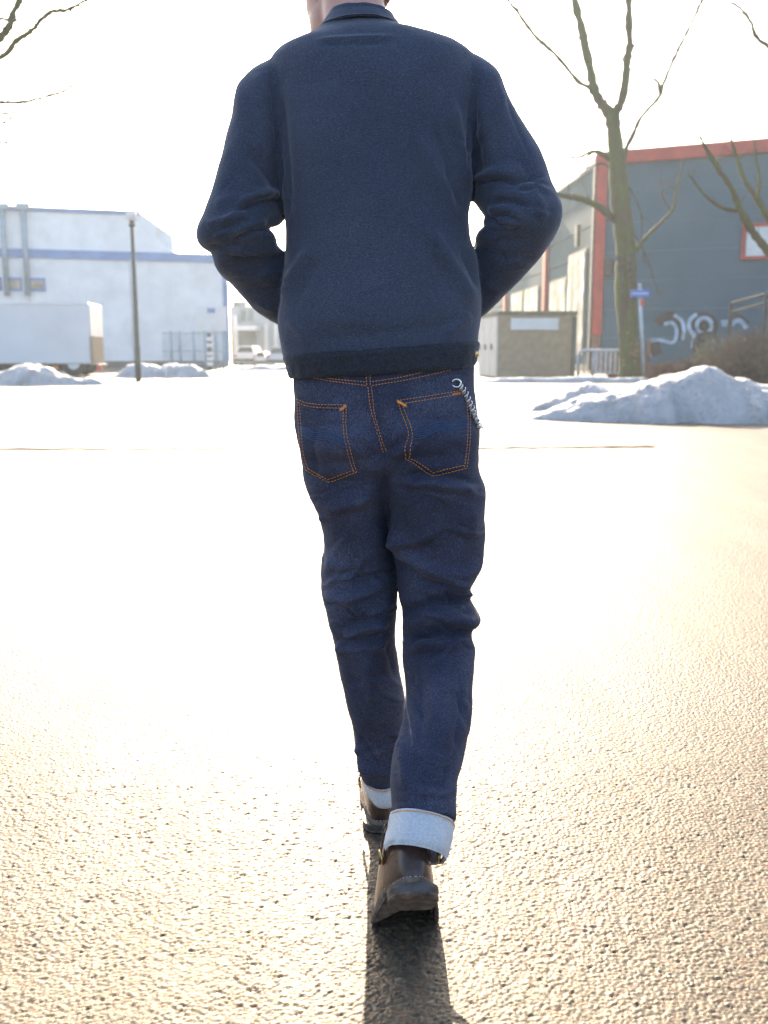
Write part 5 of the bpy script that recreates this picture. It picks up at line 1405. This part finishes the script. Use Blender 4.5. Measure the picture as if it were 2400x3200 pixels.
bp += hand(at(920, 960, 1.90), at(1040, 1015, 1.905) - at(920, 960, 1.90), 1) + hand(at(1450, 930, 1.90), at(1340, 990, 1.905) - at(1450, 930, 1.90), -1)
bp += [cap_tube([at(1080, 1370, 1.805), at(1110, 1650, 1.83), at(1125, 1900, 1.86), at(1160, 2100, 1.885), at(1190, 2420, 1.925), at(1188, 2530, 1.945)], [.062, .052, .044, .044, .032, .030], 20),
       cap_tube([at(1345, 1370, 1.795), at(1365, 1650, 1.795), at(1365, 1900, 1.79), at(1365, 2120, 1.73), at(1325, 2450, 1.60), at(1305, 2640, 1.545)], [.062, .056, .044, .044, .032, .030], 20)]
bv, bf = remeshed(bp, .0055, 4)
BODY = mesh_obj('body', bv, bf, M_SKIN, PERSON)
for s in (-1, 1):
    v, f = ell(H(s * .032, .079, -.002), (.0105, .0105, .0105), HR, 16); mesh_obj('eye', v, f, M_LANTERN, BODY)
    v, f = ell(H(s * .032, .0862, -.002), (.0042, .0042, .0042), HR, 12); mesh_obj('iris', v, f, M_HAIR, BODY)
# hair: a cap of short strands over skull and nape
def hair():
    B = BVHTree.FromPolygons(bv.tolist(), bf.tolist()); m = MB()
    cv, cf = ell(HC + np.array(HR @ Vector((0, -.022, .038))), (.083, .100, .102), HR, 40)
    keep = []
    loc = np.array([HR.inverted() @ Vector(np.array(p) - HC) for p in cv])
    for q in cf:
        c = loc[list(q)].mean(0)
        if c[2] > -.070 + .75 * max(0, c[1] + .03) + (.10 if c[1] > .05 else 0) and c[1] < .075: keep.append(q)
    m.add(cv, keep)
    for k in range(2600):
        q = random.choice(keep); w = np.random.default_rng(k).dirichlet((1, 1, 1, 1)); p = sum(np.array(cv[i]) * w[j] for j, i in enumerate(q))
        d = (p - HC); d /= np.linalg.norm(d); d = d * .5 + np.array((0, 0, -.55)) + RNG.normal(0, .25, 3); L = random.uniform(.008, .018)
        m.tube([p, p + d * L * .5, p + d * L], [.0007, .0006, .0003], 3, False)
    m.build('hair', M_HAIR, PERSON, True)
hair()

# --- twisted chain hooked on the right back pocket
def chain():
    pts = [(1436, 1208), (1447, 1222), (1458, 1245), (1468, 1268), (1478, 1290), (1486, 1308), (1496, 1328), (1502, 1340)]
    Ya = on_jeans(1440, 1215, .007)[1]; Yb = on_jeans(1470, 1300, .007)[1] + .012
    P = [at(x, y, Ya + (Yb - Ya) * i / 119) for i, (x, y) in enumerate(spline(pts, 120))]
    P = np.array(P)
    r = empty('twisted_chain', P[0], 'silver twisted chain hanging from the right back pocket of the jeans', 'chain')
    T = np.gradient(P, axis=0); T /= np.linalg.norm(T, axis=1, keepdims=True)
    a = np.cross(T, (0, 1, 0)); a /= np.linalg.norm(a, axis=1, keepdims=True); b = np.cross(T, a)
    Pd = np.array([P[0] + 0 * P[0]] )
    n = 700; ti = np.linspace(0, 119, n)
    I = lambda A: np.stack([np.interp(ti, np.arange(120), A[:, k]) for k in range(3)], 1)
    Pi, ai, bi = I(P), I(a), I(b)
    for k in range(2):
        ph = 2 * math.pi * (10 if k == 0 else 10) * np.linspace(0, 1, n) + k * math.pi
        rr = np.where(np.linspace(0, 1, n) < .55, .0058, .0046)
        q = Pi + (np.cos(ph) * rr)[:, None] * ai + (np.sin(ph) * rr)[:, None] * bi
        MB().tube(q if k == 0 else Pi + (q - Pi) * .55, .0017 if k == 0 else .0010, 6).build('strand', M_STEEL if k == 0 else M_GALV, r, True)
    c = P[0]
    q = [c + np.array((.008 * math.cos(t) - .006, -.003, .007 * math.sin(t) + .006)) for t in np.linspace(0, 2 * math.pi, 24)]
    MB().tube(q, .0022, 6, False).build('hook', M_STEEL, r, True)
chain()

# --- loose fibres standing off the cloth
def fuzz(v, f, count, lo, hi, mat, parent, seed):
    g = np.random.default_rng(seed); nn = normals(v, f); k = g.integers(0, len(f), count); w = g.dirichlet((1, 1, 1, 1), count)
    p = (v[f[k]] * w[:, :, None]).sum(1); n = nn[f[k][:, 0]]
    d = n + g.normal(0, .55, (count, 3)); d /= np.linalg.norm(d, axis=1, keepdims=True)
    L = g.uniform(lo, hi, count)[:, None]; b = np.cross(d, g.normal(0, 1, (count, 3))); b /= np.linalg.norm(b, axis=1, keepdims=True)
    wd = .00016; mid = p + d * L * .55 + g.normal(0, .0004, (count, 3)); tip = p + d * L + g.normal(0, .0009, (count, 3))
    V = np.stack([p - b * wd, p + b * wd, mid + b * wd, mid - b * wd, tip], 1).reshape(-1, 3); i = np.arange(count) * 5
    F1 = np.stack([i, i + 1, i + 2, i + 3], 1); F2 = np.stack([i + 3, i + 2, i + 4, i + 4], 1)
    o = mesh_obj('loose_fibres', V, [tuple(q) for q in F1] + [tuple(q[:3]) for q in F2], mat, parent, False); o['kind'] = 'stuff'
M_FIBRE = simple('fibre', (.16, .19, .25), .8, var=.2, scale=50)
fuzz(tv, tf, 16000, .0012, .0034, M_FIBRE, JACKET, 5)
fuzz(jv, jf, 9000, .0010, .0026, M_FIBRE, JEANS, 6)

# ------------------------------------------------------------------ thin haze volume added to imitate lens veil
def haze():
    m = bpy.data.materials.new('veil_haze'); m.use_nodes = True; nt = m.node_tree
    nt.nodes.remove(nt.nodes['Principled BSDF'])
    v = nt.nodes.new('ShaderNodeVolumePrincipled'); v.inputs['Color'].default_value = (.84, .93, 1, 1)
    v.inputs['Density'].default_value = HAZE; v.inputs['Anisotropy'].default_value = .35
    nt.links.new(v.outputs[0], nt.nodes['Material Output'].inputs['Volume'])
    o = MB().box((0, 0, 13), (640, 640, 28)).build('haze', m); o['kind'] = 'stuff'
HAZE = .0011
haze()
